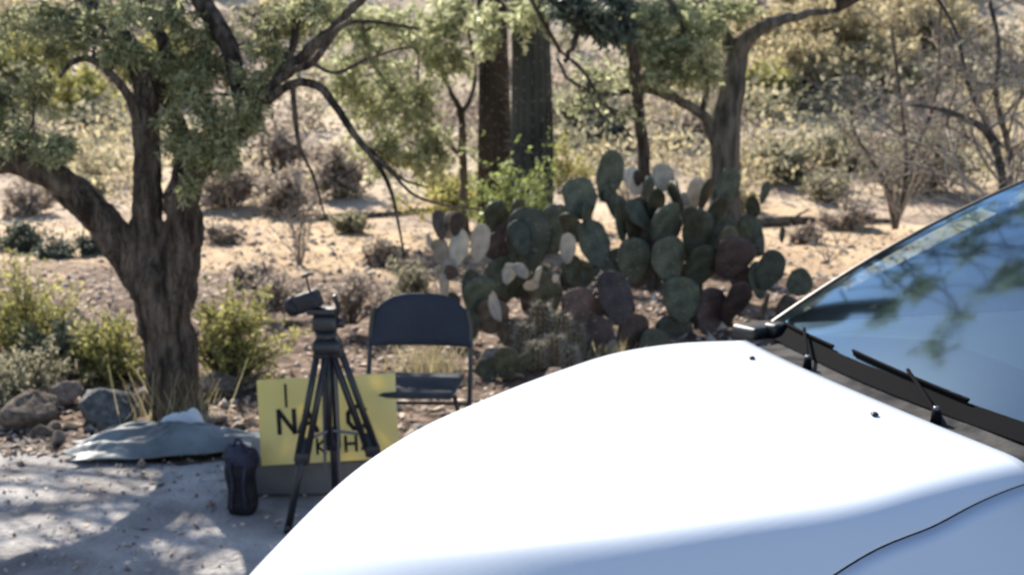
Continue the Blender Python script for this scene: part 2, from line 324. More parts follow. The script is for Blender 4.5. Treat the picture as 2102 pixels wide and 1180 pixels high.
c4 = [(1400, 70, 10.6, 90, 55, .5), (1330, 100, 10.5, 70, 50, .4), (1450, 40, 10.7, 80, 45, .4), (1350, 30, 10.5, 80, 40, .4), (1380, 140, 10.5, 70, 40, .4), (1440, 150, 10.6, 50, 35, .3), (1290, 60, 10.4, 60, 45, .4),
      (1500, 20, 10.8, 60, 25, .3), (1420, 100, 10.4, 70, 45, .4), (1320, 160, 10.3, 60, 20, .3, dict(fill=.35)), (1230, 160, 10.2, 70, 45, .4, dict(fill=.25)), (1190, 215, 10.1, 60, 35, .3, dict(fill=.1)), (1290, 230, 10.1, 50, 30, .3, dict(fill=.1))]
def high(tw, lf, near):  # unseen leaf clumps added overhead to mottle the windshield's reflection
    rr = np.random.default_rng(21)
    for _ in range(48):
        p = (rr.uniform(-1.4, 4.6), rr.uniform(10, 12.8), rr.uniform(4.0, 8.4)); clump(tw, lf, p, (.6, .6, .4), near, ntw=12, nl=30, L=.10, W=.025, rt=.006)
tree('mesquite_tree', 'tree with leaning grey-brown trunk rising behind the prickly pear, one bare limb reaching right', 'tree', at(1490, 575, YT), p4, c4, M_leaf_pv, M_bark_moss,
     leafkw=dict(L=.06, W=.012, ntw=26, nl=50, rt=.004, spreadr=1.2), extra=high)
pd = [[(1300, -200, 10, 14), (1260, -100, 9.8, 12), (1230, -10, 9.6, 10), (1190, 60, 9.5, 7), (1160, 130, 9.4, 5)]]
cdk = [(1200, 30, 9.5, 75, 45, .4), (1260, 60, 9.6, 55, 45, .4), (1160, 0, 9.6, 60, 40, .4), (1250, 0, 9.6, 70, 40, .4)]
p_d = [[(1345, 620, 10.4, 16), (1330, 420, 10.4, 14), (1315, 250, 10.3, 12), (1300, 120, 10.1, 11), (1285, 30, 9.9, 9), (1230, -60, 9.7, 7)]] + pd
tree('mesquite_tree', 'slender tree with dusky blue-green foliage hanging at the top beside the saguaro', 'tree', at(1345, 590, 10.4), p_d, cdk, M_leaf_dark, M_bark,
     leafkw=dict(L=.06, W=.016, ntw=24, nl=60, rt=.005))
# ------------------------------------------------------------------ palo verde behind, left of the saguaros
YP = 14.0
p2 = [[(955, 500, YP, 10), (952, 400, YP, 9), (950, 300, YP, 8), (945, 230, YP, 7), (925, 190, YP, 5), (900, 130, YP, 5), (880, 40, YP, 4)],
      [(945, 235, YP, 6), (965, 205, YP, 5), (975, 150, YP, 4), (960, 60, YP, 4), (940, -40, YP, 3)],
      [(952, 330, YP, 5), (890, 260, YP-.2, 5), (820, 200, YP-.4, 4), (760, 120, YP-.5, 4), (740, 40, YP-.5, 3)]]
c2 = [(745, 110, 13.4, 75, 55, .6), (800, 170, 13.5, 80, 60, .6), (870, 110, 13.6, 70, 60, .6), (760, 230, 13.5, 65, 60, .5), (840, 250, 13.5, 60, 60, .5), (900, 40, 13.6, 80, 45, .6), (800, 60, 13.6, 80, 50, .6),
      (930, 110, 13.6, 45, 50, .5), (700, 170, 13.4, 45, 50, .4), (870, 200, 13.5, 60, 50, .5), (790, 320, 13.3, 60, 45, .4), (860, 330, 13.3, 60, 40, .4), (960, 20, 13.7, 60, 40, .4), (900, 300, 13.4, 40, 50, .4, dict(fill=.6)),
      (720, 40, 13.5, 70, 45, .5), (1080, 20, 12.3, 50, 40, .3, dict(ntw=8, fill=.6)), (1000, 60, 12.4, 40, 60, .3), (1060, 50, 12.0, 60, 40, .3, dict(ntw=10, fill=.7)), (1110, 15, 12.0, 50, 30, .3, dict(ntw=10, fill=.7))]
tree('palo_verde_tree', 'pale yellow-green feathery tree with thin trunk behind the drooping twigs, left of the saguaros', 'tree', at(955, 495, YP), p2, c2, M_leaf_pv, M_bark_moss,
     leafkw=dict(L=.075, W=.014, ntw=28, nl=46, rt=.004, spreadr=1.25))

# ------------------------------------------------------------------ saguaros
M_sag = mat('grey_saguaro_skin', (.025, .027, .023), (.085, .085, .07), scale=3, rough=.8, bump=.6, bscale=20, stretch=(1, 1, .5))
M_sagb = mat('brown_corky_saguaro_skin', (.022, .016, .011), (.065, .048, .034), scale=3, rough=.9, bump=1, bscale=18, stretch=(1, 1, .5))
M_spine = mat('pale_spine', (.42, .38, .30), rough=.7)
def saguaro(px, Y, rpx, top, m, label):
    base = at(px, 200+CH*FP/Y, Y); root = empty('saguaro_cactus', base); tag(root, label, 'cactus')
    r = rpx/FP*Y; n = 96; a = np.arange(n)/n*2*math.pi; rib = 1+.085*np.abs(np.cos(a*8.5))**.7*2-.085
    z = np.concatenate([np.linspace(-.1, top*.9, 40), top*.9+top*.1*np.sin(np.linspace(0, math.pi/2, 8)[1:])])
    rr = np.where(z < top*.9, r*(.93+.07*np.sin(z*2)), r*np.sqrt(np.clip(1-((z-top*.9)/(top*.1))**2, 0.0004, 1)))
    pts = np.stack([base[0]+.02*np.sin(z*1.3), base[1]+0*z, base[2]+z], -1)
    mb = MB(); mb.tube(pts, rr, n, .012, rib); mb.build('stem', m, root)
    sp = MB()
    for k in range(17):
        aa = k/8.5*math.pi
        for zz in np.arange(.2, top*.85, .13):
            zz += RNG.uniform(-.06, .06); c = np.array([base[0]+math.cos(aa)*r*1.07, base[1]+math.sin(aa)*r*1.07, base[2]+zz])
            if c[1] > base[1]+.1: continue
            for _ in range(2):
                d = np.array([math.cos(aa), math.sin(aa), 0])+RNG.normal(0, .6, 3); sp.tube([c, c+d*.035], [.0022, .0008], 3)
    sp.build('spines', M_spine, root)
    return root
saguaro(1088, 12.6, 42, 6.2, M_sag, 'thick grey-green ribbed saguaro trunk, the right and nearer of the pair')
saguaro(1012, 13.6, 32, 5.6, M_sagb, 'narrower dark brown saguaro trunk standing left of the thick grey one')

# ------------------------------------------------------------------ bushes
def bush(name, label, cat, px, py_base, Y, wpx, hpx, mleaf, nst=26, depth=2, nl=7, L=.03, W=.008, mt=M_twig, kids=3, spread=.55, r=.006, group=None, base=None, up=.1):
    s = Y/FP; b = at(px, py_base, Y) if base is None else np.array(base)
    root = empty(name, b); tag(root, label, cat, group); tw, lf = MB(), MB()
    H_ = hpx*s; Wd = wpx*s/2
    for _ in range(nst):
        a = RNG.uniform(0, 6.28); k = RNG.uniform(0, 1)**.7
        d = np.array([math.cos(a)*Wd*k, math.sin(a)*Wd*k, H_*(1-.5*k*k)]); Ls = np.linalg.norm(d)*.62
        twigs(tw, b+np.array([math.cos(a), math.sin(a), 0])*Wd*.15*k, d, Ls, r, depth, spread, kids, up, lf, L, W, nl, 4)
    tw.build('stems', mt, root)
    if lf.n: lf.build('foliage', mleaf, root, smooth=False)
    return root
bush('creosote_bush', 'bright green leafy bush growing in front of the grey saguaro trunk', 'bush', 1070, 520, 10.8, 140, 235, M_creo, nst=15, nl=9, L=.045, W=.011, depth=2, r=.005, kids=4)
bush('yellow_shrub', 'pale yellow-green shrub low beside the creosote bush and under the feathery tree', 'bush', 930, 470, 14.8, 200, 120, M_yel, nst=26, nl=10, L=.06, W=.015)
bush('small_shrub', 'small orange-tinged shrub right of the creosote bush against the saguaro', 'bush', 1150, 400, 15, 100, 110, M_yel, nst=16, nl=8, L=.05, W=.012)
bush('yellow_shrub', 'bright yellow-green shrub at the left edge below the low mesquite limb', 'bush', 40, 760, 7.3, 230, 220, M_yel, nst=36, nl=12, L=.03, W=.008)
bush('yellow_shrub', 'yellow-green shrub directly right of the mesquite trunk', 'bush', 470, 800, 6.9, 240, 205, M_yel, nst=40, nl=10, L=.03, W=.008)
bush('yellow_shrub', 'small yellowish shrub directly left of the mesquite trunk', 'bush', 235, 800, 6.9, 170, 170, M_yel, nst=30, nl=10, L=.03, W=.008)
bush('grey_shrub', 'dusky grey-green shrub low at the far left behind the rocks', 'bush', 60, 870, 6.5, 230, 170, M_sage, nst=34, nl=12, L=.028, W=.007)
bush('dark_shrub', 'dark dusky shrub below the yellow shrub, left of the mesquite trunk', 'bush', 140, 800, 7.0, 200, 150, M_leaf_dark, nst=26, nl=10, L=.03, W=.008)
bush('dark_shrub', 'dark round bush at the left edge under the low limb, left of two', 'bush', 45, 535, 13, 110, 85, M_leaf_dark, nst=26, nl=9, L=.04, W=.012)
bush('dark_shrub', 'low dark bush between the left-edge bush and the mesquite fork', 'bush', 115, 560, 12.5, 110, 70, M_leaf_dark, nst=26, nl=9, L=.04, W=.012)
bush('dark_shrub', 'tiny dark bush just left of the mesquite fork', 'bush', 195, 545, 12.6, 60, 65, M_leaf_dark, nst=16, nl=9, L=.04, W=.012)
bush('dry_shrub', 'low brown twiggy shrub behind the tripod head', 'bush', 560, 640, 8.8, 170, 70, M_pur, nst=26, nl=7, L=.03, W=.008)
bush('dry_shrub', 'brown twiggy scrub between the tripod head and the folding chair', 'bush', 720, 665, 8.2, 170, 100, M_pur, nst=26, nl=6, L=.03, W=.008)
bush('grey_shrub', 'olive scrub behind the chair back, left of the pale cactus', 'bush', 850, 640, 9.0, 130, 110, M_sage, nst=22, nl=8, L=.03, W=.008)

# shrubs standing on the slope, sitting on the terrain seen at a pixel
def on_ground(px, py):
    c, s = math.cos(PITCH), math.sin(PITCH); x, z = (px-1051)/FP, -(py-590)/FP; d = np.array((x, c+z*s, -s+z*c))
    t = 3.0
    while t < 160:
        p = d*t+[0, 0, CH]
        if p[2] <= float(ground_z(p[0], p[1])): return p
        t += .03
    return d*60
def hill_bush(px, py, w_, h_, m, label, nst=26, nl=10, mt=M_twig, name='scrub_bush', dep=2):
    b = on_ground(px, py); Y = b[1]; s = Y/FP
    return bush(name, label, 'bush', px, py, Y, w_, h_, m, nst=nst, nl=nl, L=.0042*Y, W=.0013*Y, base=b, r=.0005*Y, mt=mt, depth=dep)
hill_bush(560, 355, 150, 90, M_pur, 'rounded grey-brown bush on the slope above the sandy strip')
hill_bush(470, 425, 190, 85, M_pur, 'wide low purplish bush right of the mesquite trunk at the sand edge')
hill_bush(590, 440, 150, 80, M_pur, 'purplish-brown bush behind the dry upright stems')
hill_bush(700, 400, 170, 110, M_pur, 'faded brown bush behind the drooping mesquite twigs')
hill_bush(1200, 290, 120, 120, M_sage, 'round grey-green bush right of the thick saguaro trunk', nst=34, nl=14)
hill_bush(1260, 300, 70, 50, M_leaf_dark, 'small dark bush tucked beside the round grey-green one')
hill_bush(190, 255, 190, 100, M_yel, 'sunlit yellow bush seen through the gap left of the central mesquite limb', nst=34, nl=14)
hill_bush(100, 330, 160, 70, M_pur, 'brown dry bush on the slope above the low mesquite limb')
hill_bush(1890, 395, 250, 120, M_sage, 'wide grey-olive bush under the bare branches at the right', nst=40, nl=14)
hill_bush(1730, 350, 150, 80, M_sage, 'grey-olive bush left of the widest one under the bare branches')
hill_bush(1600, 375, 120, 90, M_sage, 'small faded bush right of the leaning trunk')
hill_bush(1650, 215, 230, 130, M_gold, 'large golden dry bush on the slope right of the leaning trunk', nst=40, nl=16)
hill_bush(1820, 200, 180, 110, M_gold, 'golden bush on the slope behind the bare branches', nst=34, nl=14)
hill_bush(1700, 165, 300, 150, M_gold, 'widest golden bush near the top right, behind the other golden ones', nst=44, nl=16)
hill_bush(1900, 130, 260, 120, M_gold, 'hazy golden bush at the top right behind the bare tree', nst=44, nl=16)
hill_bush(1560, 230, 150, 110, M_yel, 'pale yellow-green bush directly right of the leaning trunk', nst=34, nl=14)
hill_bush(60, 200, 220, 130, M_yel, 'large yellow-green bush at the left edge behind the hanging foliage', nst=40, nl=16)
hill_bush(330, 190, 180, 110, M_yel, 'yellow-green bush glimpsed behind the central mesquite limb', nst=34, nl=14)
hill_bush(1600, 105, 200, 90, M_gold, 'dull golden bush high on the slope under the reaching limb', nst=34, nl=14)
hill_bush(1390, 300, 120, 60, M_pur, 'low reddish-brown bush left of the leaning trunk')
hill_bush(1740, 470, 110, 50, M_pur, 'low brown twiggy clump on the sand right of the cactus')

for (px, py, w_, h_, m, lb) in ((455, 500, 90, 36, M_pur, 'low dry brown clump on the sand just right of the mesquite trunk'), (720, 478, 80, 34, M_sage, 'low grey clump on the sand under the drooping twigs'),
    (790, 545, 120, 50, M_pur, 'brown dry clump on the sand between the spindly dry shrub and the bleached cactus'), (520, 590, 110, 46, M_pur, 'brown dry clump on the soil behind the tripod camera, left of the others'), (1660, 500, 70, 30, M_pur, 'tiny dry clump on the sand right of the prickly pear edge'),
    (1700, 415, 150, 60, M_sage, 'low grey scrub behind the long fallen branch'), (1500, 430, 90, 50, M_gold, 'golden clump at the foot of the leaning trunk'), (60, 440, 120, 60, M_pur, 'brown scrub under the low mesquite limb above the dark bushes'), (170, 420, 90, 50, M_sage, 'grey scrub seen just under the low mesquite limb')):
    hill_bush(px, py, w_, h_, m, lb, nst=18, nl=8)
# far scrub on the slope: one mass
tw, lfp, lfg = MB(), MB(), MB()
rr = np.random.default_rng(3); n = 0; lf2 = MB()
for k in range(950):
    y = 17.2+rr.uniform(0, 1)**1.0*62; x = rr.uniform(-.55, .62)*y+0
    z = float(ground_z(x, y)); h = rr.uniform(.25, 1.0)*(1.0+.008*y); wd = h*rr.uniform(.7, 1.3)
    q = (fbm(np.array(x), np.array(y), .25)+rr.normal(0, .25))
    q = q+(.35 if abs(x/y-.3) < .16 or x/y < -.3 else 0); tgt = (lfp if q < -.05 else lfg if q < .35 else lf2)
    m_ = int(230 if y < 45 else 120)
    e = rr.normal(0, 1, (m_, 3)); e /= np.linalg.norm(e, axis=1)[:, None]; e *= rr.uniform(.35, 1, (m_, 1))
    lob = 1+.25*np.sin(e[:, 0:1]*5+q*9)*np.sin(e[:, 2:3]*6+q*5)
    c = e*[wd, wd, h*.6]*lob+[x, y, z+h*.42]; c = c[c[:, 2] > z-.05]
    leaves(tgt, c, e[:len(c)], .0045*y, .0016*y, -.3)
M_scrub = [tag(lfp.build('hillside_scrub', M_pur, smooth=False), 'brown dry scrub covering the slope', 'scrub', kind='stuff'),
           tag(lfg.build('hillside_scrub', M_sage, smooth=False), 'grey-green scrub covering the slope', 'scrub', kind='stuff'),
           tag(lf2.build('hillside_scrub', M_gold, smooth=False), 'golden dry scrub covering the slope', 'scrub', kind='stuff')]

# ------------------------------------------------------------------ bare trees at right, dry stems
def bare(label, px, py, Y, dirs, L, r, name='bare_tree', cat='tree', paths=(), kids=4, depth=3, curl=.35):
    b = at(px, py, Y); root = empty(name, b); tag(root, label, cat); tr, tw = MB(), MB()
    for d in dirs: twigs(tw, b, d, L*RNG.uniform(.8, 1.1), r, depth, .62, kids, .12, None, curl=curl)
    for k, pth in enumerate(paths):
        P = np.array([list(at(a, c, Y+dy))+[rr_/FP*Y] for (a, c, dy, rr_) in pth]); Q = smooth_path(P, 18)
        tr.tube(Q[:, :3], Q[:, 3], 6)
        for i in range(3, 18, 2): twigs(tw, Q[i, :3], np.array([RNG.normal(0, .8), RNG.normal(0, .8), .6]), L*.35, Q[i, 3]*.5, 2, .6, 4, .05, None, curl=curl)
    tw.build('twigs', M_grey_twig, root)
    if tr.n: tr.build('limb', M_twig, root)
    return root
bare('bare grey twiggy tree arching over the car windshield at the right edge', 2065, 560, 9.5, [(.1, .1, 1), (-.35, .2, 1), (.3, 0, 1), (-.6, 0, .9), (-.15, -.2, 1)], 1.15, .018,
     paths=[[(2062, 560, 0, 12), (2058, 430, 0, 10), (2056, 350, 0, 8), (2028, 275, 0, 8), (1985, 245, 0, 7), (1930, 225, 0, 5), (1870, 215, 0, 3)],
            [(2058, 430, 0, 9), (2075, 330, .2, 7), (2045, 200, .2, 6), (2050, 90, .2, 5), (2020, -40, .2, 4)],
            [(2050, 300, 0, 6), (1990, 180, .2, 5), (1960, 60, .3, 4), (1900, -40, .3, 3)]])
bare('bare grey twiggy shrub-tree standing on the sand between the cactus and the car', 1838, 470, 12.5, [(-.2, 0, 1), (.2, 0, 1), (-.6, .1, .9), (.5, 0, 1), (0, .1, 1)], 1.0, .014,
     paths=[[(1838, 470, 0, 7), (1822, 390, 0, 6), (1785, 325, 0, 4), (1750, 270, 0, 3)], [(1838, 470, 0, 6), (1860, 350, 0, 5), (1850, 220, 0, 4), (1830, 60, 0, 3)], [(1860, 350, 0, 5), (1920, 200, 0, 4), (1930, 20, 0, 3)]])
bare('spindly bare dry shrub rising from the sandy strip behind the tripod', 615, 560, 11.6, [(-.15, 0, 1), (.15, 0, 1), (.3, .1, 1), (0, 0, 1), (-.3, 0, 1), (.1, -.1, 1)], .52, .012, name='dry_shrub', cat='bush', kids=3, depth=2, curl=.18)
bare('fine grey twigs low beneath the mesquite limb, left of the trunk', 270, 700, 7.4, [(-.8, 0, .6), (-.5, .1, .9), (-.9, 0, .25), (-.2, 0, 1)], .30, .006, name='dry_shrub', cat='bush', kids=3, depth=2)
bare('bare brown twigs above the sand left of the leaning trunk', 1290, 420, 12.5, [(-.4, 0, 1), (.3, 0, 1), (0, 0, 1)], .5, .008, name='dry_shrub', cat='bush', kids=3, depth=2)
bare('tiny bare twig clump on the sand by the car windshield', 1700, 540, 10.5, [(-.4, 0, 1), (.4, 0, 1), (0, 0, 1), (.8, 0, .6)], .28, .006, name='dry_shrub', cat='bush', kids=3, depth=2)

# fallen wood
def log(label, pts, Y, r):
    P = np.array([at(a, b, Y+dy) for (a, b, dy) in pts]); Q = smooth_path(P, 14)
    Q[:, 2] = ground_z(Q[:, 0], Q[:, 1])+r*.8; mb = MB(); mb.tube(Q, np.linspace(r, r*.5, 14), 9, .12)
    for i in (4, 8): mb.tube(curve(Q[i], Q[i]+[.2, -.1, .14]), np.linspace(r*.35, r*.1, 7), 5)
    tag(mb.build('fallen_branch', M_bark_moss), label, 'branch')
log('long fallen branch lying on the sand right of the prickly pear', [(1550, 0, 0), (1650, 0, .3), (1760, 0, .2), (1850, 0, .5)], 15.5, .07)
log('fallen branch on the litter left of the mesquite foot', [(90, 0, 0), (180, 0, .25), (270, 0, .2), (300, 0, .1)], 6.75, .028)
log('thin fallen branch on the sand behind the drooping twigs', [(640, 0, 0), (740, 0, .4), (860, 0, .6), (930, 0, .5)], 16.0, .04)
log('short fallen branch beside the mesquite foot, on its right', [(420, 0, 0), (460, 0, .1), (520, 0, .3)], 6.5, .03)

# ------------------------------------------------------------------ prickly pears
def pad_mesh(m, sd):
    r_ = np.random.default_rng(sd); n, k = 28, 16; P = []; p1_, p2_, p3_ = r_.uniform(0, 6.28, 3); sk = r_.uniform(-.12, .12); bend = r_.uniform(-.12, .12); fat = r_.uniform(.5, .85)
    for i in range(k+1):
        v = i/k*math.pi; zz = .5-.5*math.cos(v); wd = math.sin(v)**.9*(fat+(1-fat)*zz)*(1+.05*math.sin(7*zz+p1_)+.03*math.sin(15*zz+p2_)); row = []
        for j in range(n):
            a = j/n*2*math.pi
            row.append((math.cos(a)*wd*.5*(1+.04*math.sin(6*zz+p3_*math.cos(a)))+sk*(zz-.5), math.sin(a)*.055*math.sin(v)**.6+bend*(math.cos(a)*wd*.5)**2*3+.03*math.sin(zz*3+p1_)+.008*math.sin(9*zz+4*math.cos(a)+p2_), zz))
        P.append(row)
    mb = MB(); mb.grid(np.array(P), True)
    # spines and fruit scars on the rim
    for _ in range(46):
        i = r_.integers(2, k-1); j = r_.integers(0, n); c = np.array(P[i][j]); d = np.array([c[0]*.6, math.copysign(.5, c[1]) if abs(c[1]) > .01 else 0, (zz_ := c[2]-.5)])
        for _ in range(3): mb.tube([c, c+(d+r_.normal(0, .25, 3))*.09], [.0045, .0012], 3)
    return mb.build('pad', m)
def pear_mat(name, c1, c2, transl=.12):
    m = mat(name, c1, c2, scale=3.5, rough=.5, bump=.35, bscale=25, spec=.4, transl=transl)
    N = m.node_tree.nodes; L = m.node_tree.links; v = N.new('ShaderNodeTexVoronoi'); v.inputs['Scale'].default_value = 9
    tc = [x for x in N if x.type == 'TEX_COORD'][0]; L.new(tc.outputs['Object'], v.inputs['Vector'])
    r = N.new('ShaderNodeMapRange'); r.inputs[1].default_value = .09; r.inputs[2].default_value = .15; L.new(v.outputs['Distance'], r.inputs[0])
    b = N['Principled BSDF']; src = b.inputs['Base Color'].links[0].from_socket
    mx = N.new('ShaderNodeMix'); mx.data_type = 'RGBA'; L.new(r.outputs[0], mx.inputs[0]); mx.inputs[6].default_value = (.42, .36, .26, 1); L.new(src, mx.inputs[7])
    oi = N.new('ShaderNodeObjectInfo'); hs = N.new('ShaderNodeHueSaturation'); m1 = N.new('ShaderNodeMapRange'); m1.inputs[3].default_value = .4; m1.inputs[4].default_value = 1.2; L.new(oi.outputs['Random'], m1.inputs[0]); L.new(m1.outputs[0], hs.inputs['Value'])
    m2 = N.new('ShaderNodeMapRange'); m2.inputs[3].default_value = .47; m2.inputs[4].default_value = .515; m3 = N.new('ShaderNodeMath'); m3.operation = 'FRACT'; m4 = N.new('ShaderNodeMath'); m4.operation = 'MULTIPLY'; m4.inputs[1].default_value = 7.3; L.new(oi.outputs['Random'], m4.inputs[0]); L.new(m4.outputs[0], m3.inputs[0]); L.new(m3.outputs[0], m2.inputs[0]); L.new(m2.outputs[0], hs.inputs['Hue']); hs.inputs['Saturation'].default_value = .85
    L.new(mx.outputs[2], hs.inputs['Color']); L.new(hs.outputs[0], b.inputs['Base Color'])
    return m
M_pg = pear_mat('prickly_pear_green', (.045, .05, .028), (.12, .13, .075)); M_pd = pear_mat('prickly_pear_brown', (.06, .04, .03), (.14, .09, .065)); M_pp = pear_mat('bleached_pad', (.42, .38, .30), (.62, .56, .46), .25)
protos = {}
for k, m in (('g', M_pg), ('d', M_pd), ('p', M_pp)):
    protos[k] = []
    for q in range(5): o = pad_mesh(m, q*7+3); protos[k].append(o.data); bpy.data.objects.remove(o)
def pads(label, base, lst):
    """(px, py_centre, w_px, h_px, lean_deg, yaw_deg, Y, kind)"""
    root = empty('prickly_pear', base); tag(root, label, 'cactus')
    for (px, py, w_, h_, lean, yaw, Y, k) in lst:
        s = Y/FP; o = bpy.data.objects.new('pad', random.choice(protos[k])); COL.objects.link(o); w_ *= random.uniform(.85, 1.08); h_ *= random.uniform(.85, 1.05)
        ln = math.radians(lean); c = at(px, py, Y); hh = h_*s
        yaw = yaw+RNG.normal(0, 16); R = Euler((RNG.normal(0, .22), ln, 0)).to_matrix() @ Euler((0, 0, math.radians(yaw))).to_matrix()
        up = R @ Vector((0, 0, 1)); loc = Vector(c)-up*hh/2
        o.matrix_world = Matrix.Translation(loc) @ R.to_4x4() @ Matrix.Diagonal((w_*s/max(.55, abs(math.cos(math.radians(yaw)))), hh*.95, hh, 1))
        mw = o.matrix_world.copy(); o.parent = root; o.matrix_parent_inverse = Matrix.Translation(-root.location); o.matrix_world = mw; o.matrix_basis = mw
    return root
big = [(1250, 362, 66, 118, 14, 25, 8.6, 'g'), (1190, 408, 100, 92, -18, 20, 8.5, 'g'), (1085, 492, 115, 130, 4, 10, 8.4, 'g'), (1022, 450, 75, 90, -12, 30, 8.7, 'g'), (1140, 470, 80, 110, 8, -20, 8.6, 'g'),
 (1275, 448, 60, 110, -6, 50, 8.4, 'g'), (1310, 455, 70, 110, 10, 30, 8.5, 'g'), (1365, 462, 90, 95, -8, 10, 8.4, 'g'), (1220, 500, 95, 100, -10, 10, 8.3, 'g'), (1300, 535, 90, 100, 6, 15, 8.3, 'g'), (1375, 535, 110, 100, -4, 5, 8.2, 'g'),
 (1495, 390, 78, 95, 16, 15, 8.7, 'g'), (1430, 475, 85, 100, 20, 25, 8.5, 'g'), (1440, 545, 90, 95, 10, 10, 8.3, 'g'), (1505, 530, 100, 100, 22, 10, 8.3, 'd'), (1580, 555, 75, 85, 24, 10, 8.4, 'g'), (1640, 580, 75, 55, 62, 10, 8.4, 'g'),
 (1606, 483, 20, 36, 5, 0, 8.5, 'g'), (1570, 395, 22, 50, 12, 40, 8.7, 'g'), (1545, 425, 60, 36, 65, 20, 8.6, 'g'), (1470, 440, 60, 80, 30, 50, 8.6, 'g'), (1395, 400, 50, 70, -20, 60, 8.8, 'g'), (1330, 395, 45, 70, 0, 60, 8.7, 'g'),
 (1360, 365, 62, 66, 10, 10, 8.9, 'p'), (1300, 372, 45, 66, -20, 20, 8.9, 'p'), (1425, 400, 45, 78, 12, 25, 8.9, 'p'), (1400, 430, 50, 70, -10, 30, 8.8, 'p'), (1310, 366, 26, 34, 0, 0, 8.8, 'd'), (1165, 510, 40, 62, 4, 10, 8.2, 'p'),
 (1120, 600, 95, 100, -12, 10, 8.3, 'g'), (1400, 615, 110, 100, 4, 5, 8.1, 'g'), (1385, 690, 110, 100, 0, 10, 8.1, 'g'), (1460, 640, 90, 100, 14, 10, 8.2, 'd'), (1510, 620, 90, 100, 26, 20, 8.2, 'd'), (1570, 640, 60, 90, 12, 40, 8.3, 'g'), (1620, 640, 80, 60, 50, 10, 8.4, 'd'),
 (1040, 570, 90, 90, -14, 15, 8.5, 'g'), (1250, 570, 80, 90, 0, 20, 8.3, 'g'), (1180, 560, 70, 80, -20, 40, 8.4, 'g'), (1260, 420, 50, 80, -30, 50, 8.6, 'g'), (1345, 420, 70, 75, 20, 30, 8.6, 'g'), (1480, 480, 70, 80, 30, 20, 8.5, 'g'),
 (1530, 470, 60, 30, 70, 30, 8.6, 'g'), (1450, 400, 40, 70, 25, 60, 8.8, 'g'), (1205, 455, 40, 80, -8, 65, 8.4, 'g'), (1000, 500, 50, 80, -20, 40, 8.6, 'g'), (1060, 440, 50, 70, 10, 50, 8.7, 'g')]
rp = np.random.default_rng(5)
for k in range(46):   # inner pads
    big.append((rp.uniform(1030, 1590), rp.uniform(450, 700), rp.uniform(45, 80), rp.uniform(60, 95), rp.uniform(-30, 30), rp.uniform(-60, 60), rp.uniform(8.3, 8.9), 'g' if rp.random() < .6 else 'd'))
for k in range(34):
    big.append((rp.uniform(1180, 1580), rp.uniform(360, 520)+abs(rp.normal(0, 20)), rp.uniform(34, 60), rp.uniform(50, 80), rp.uniform(-35, 35), rp.uniform(-60, 60), rp.uniform(8.3, 9.0), rp.choice(['g', 'g', 'g', 'd'])) if k < 17 else (rp.uniform(1080, 1560), rp.uniform(600, 720), rp.uniform(50, 90), rp.uniform(60, 100), rp.uniform(-30, 30), rp.uniform(-60, 60), rp.uniform(8.0, 8.5), 'd'))
big = big[:99]
pads('huge dark green prickly pear cluster filling the middle between the chair and the car', at(1300, 705, 8.2), big)
pads('dark brown withered prickly pear in the shade just above the car hood', at(1250, 750, 7.5),
     [(1265, 610, 105, 120, -4, 5, 7.5, 'd'), (1190, 640, 100, 120, -10, 10, 7.5, 'd'), (1220, 700, 110, 110, -4, 0, 7.45, 'd'), (1300, 690, 90, 110, 6, 15, 7.5, 'd'), (1150, 700, 80, 90, -16, 20, 7.55, 'd'), (1255, 735, 34, 90, 3, 10, 7.35, 'p'), (1345, 720, 90, 90, 8, 10, 7.5, 'g')])
pads('small bleached cream and black prickly pear standing above the right end of the chair back', at(925, 690, 7.9),
     [(903, 462, 34, 62, -8, 30, 7.9, 'd'), (938, 460, 34, 60, 12, 25, 7.9, 'd'), (922, 462, 34, 66, 0, 55, 7.95, 'p'), (905, 520, 52, 70, -10, 10, 7.9, 'p'), (940, 510, 46, 80, 16, 30, 7.92, 'p'), (985, 500, 48, 84, 14, 15, 7.95, 'p'), (922, 552, 64, 34, 80, 10, 7.85, 'p'), (925, 560, 40, 30, 40, 0, 7.8, 'd'),
      (912, 590, 22, 70, -4, 30, 7.8, 'p'), (885, 500, 18, 50, -20, 50, 7.95, 'p'), (925, 640, 60, 90, 4, 20, 7.9, 'g'), (965, 590, 50, 80, 10, 40, 8.0, 'g')])
pads('low green prickly pear behind the chair, right of its back', at(1000, 720, 7.4),
     [(985, 610, 90, 90, -10, 10, 7.5, 'g'), (1010, 650, 90, 80, 10, 15, 7.45, 'd'), (960, 670, 70, 80, -8, 20, 7.4, 'g'), (1045, 690, 70, 60, 24, 0, 7.4, 'd')])
pads('small grey-green prickly pear in front of the barrel clump, above the hood edge', at(1030, 785, 6.9),
     [(1040, 745, 74, 74, 4, 0, 6.9, 'g'), (1000, 760, 60, 60, -20, 20, 6.95, 'g'), (1015, 630, 70, 26, 75, 0, 7.3, 'p'), (1075, 745, 40, 50, 20, 40, 6.95, 'g')])
pads('dried cream pads curled on the litter behind the barrel clump', at(1080, 590, 7.7),
     [(1045, 562, 40, 46, 20, 20, 7.7, 'p'), (1070, 556, 30, 40, -40, 40, 7.7, 'p'), (1105, 565, 34, 46, 10, 50, 7.7, 'p'), (1090, 585, 30, 34, 60, 20, 7.68, 'p'), (1140, 572, 16, 20, 0, 0, 7.6, 'p')])
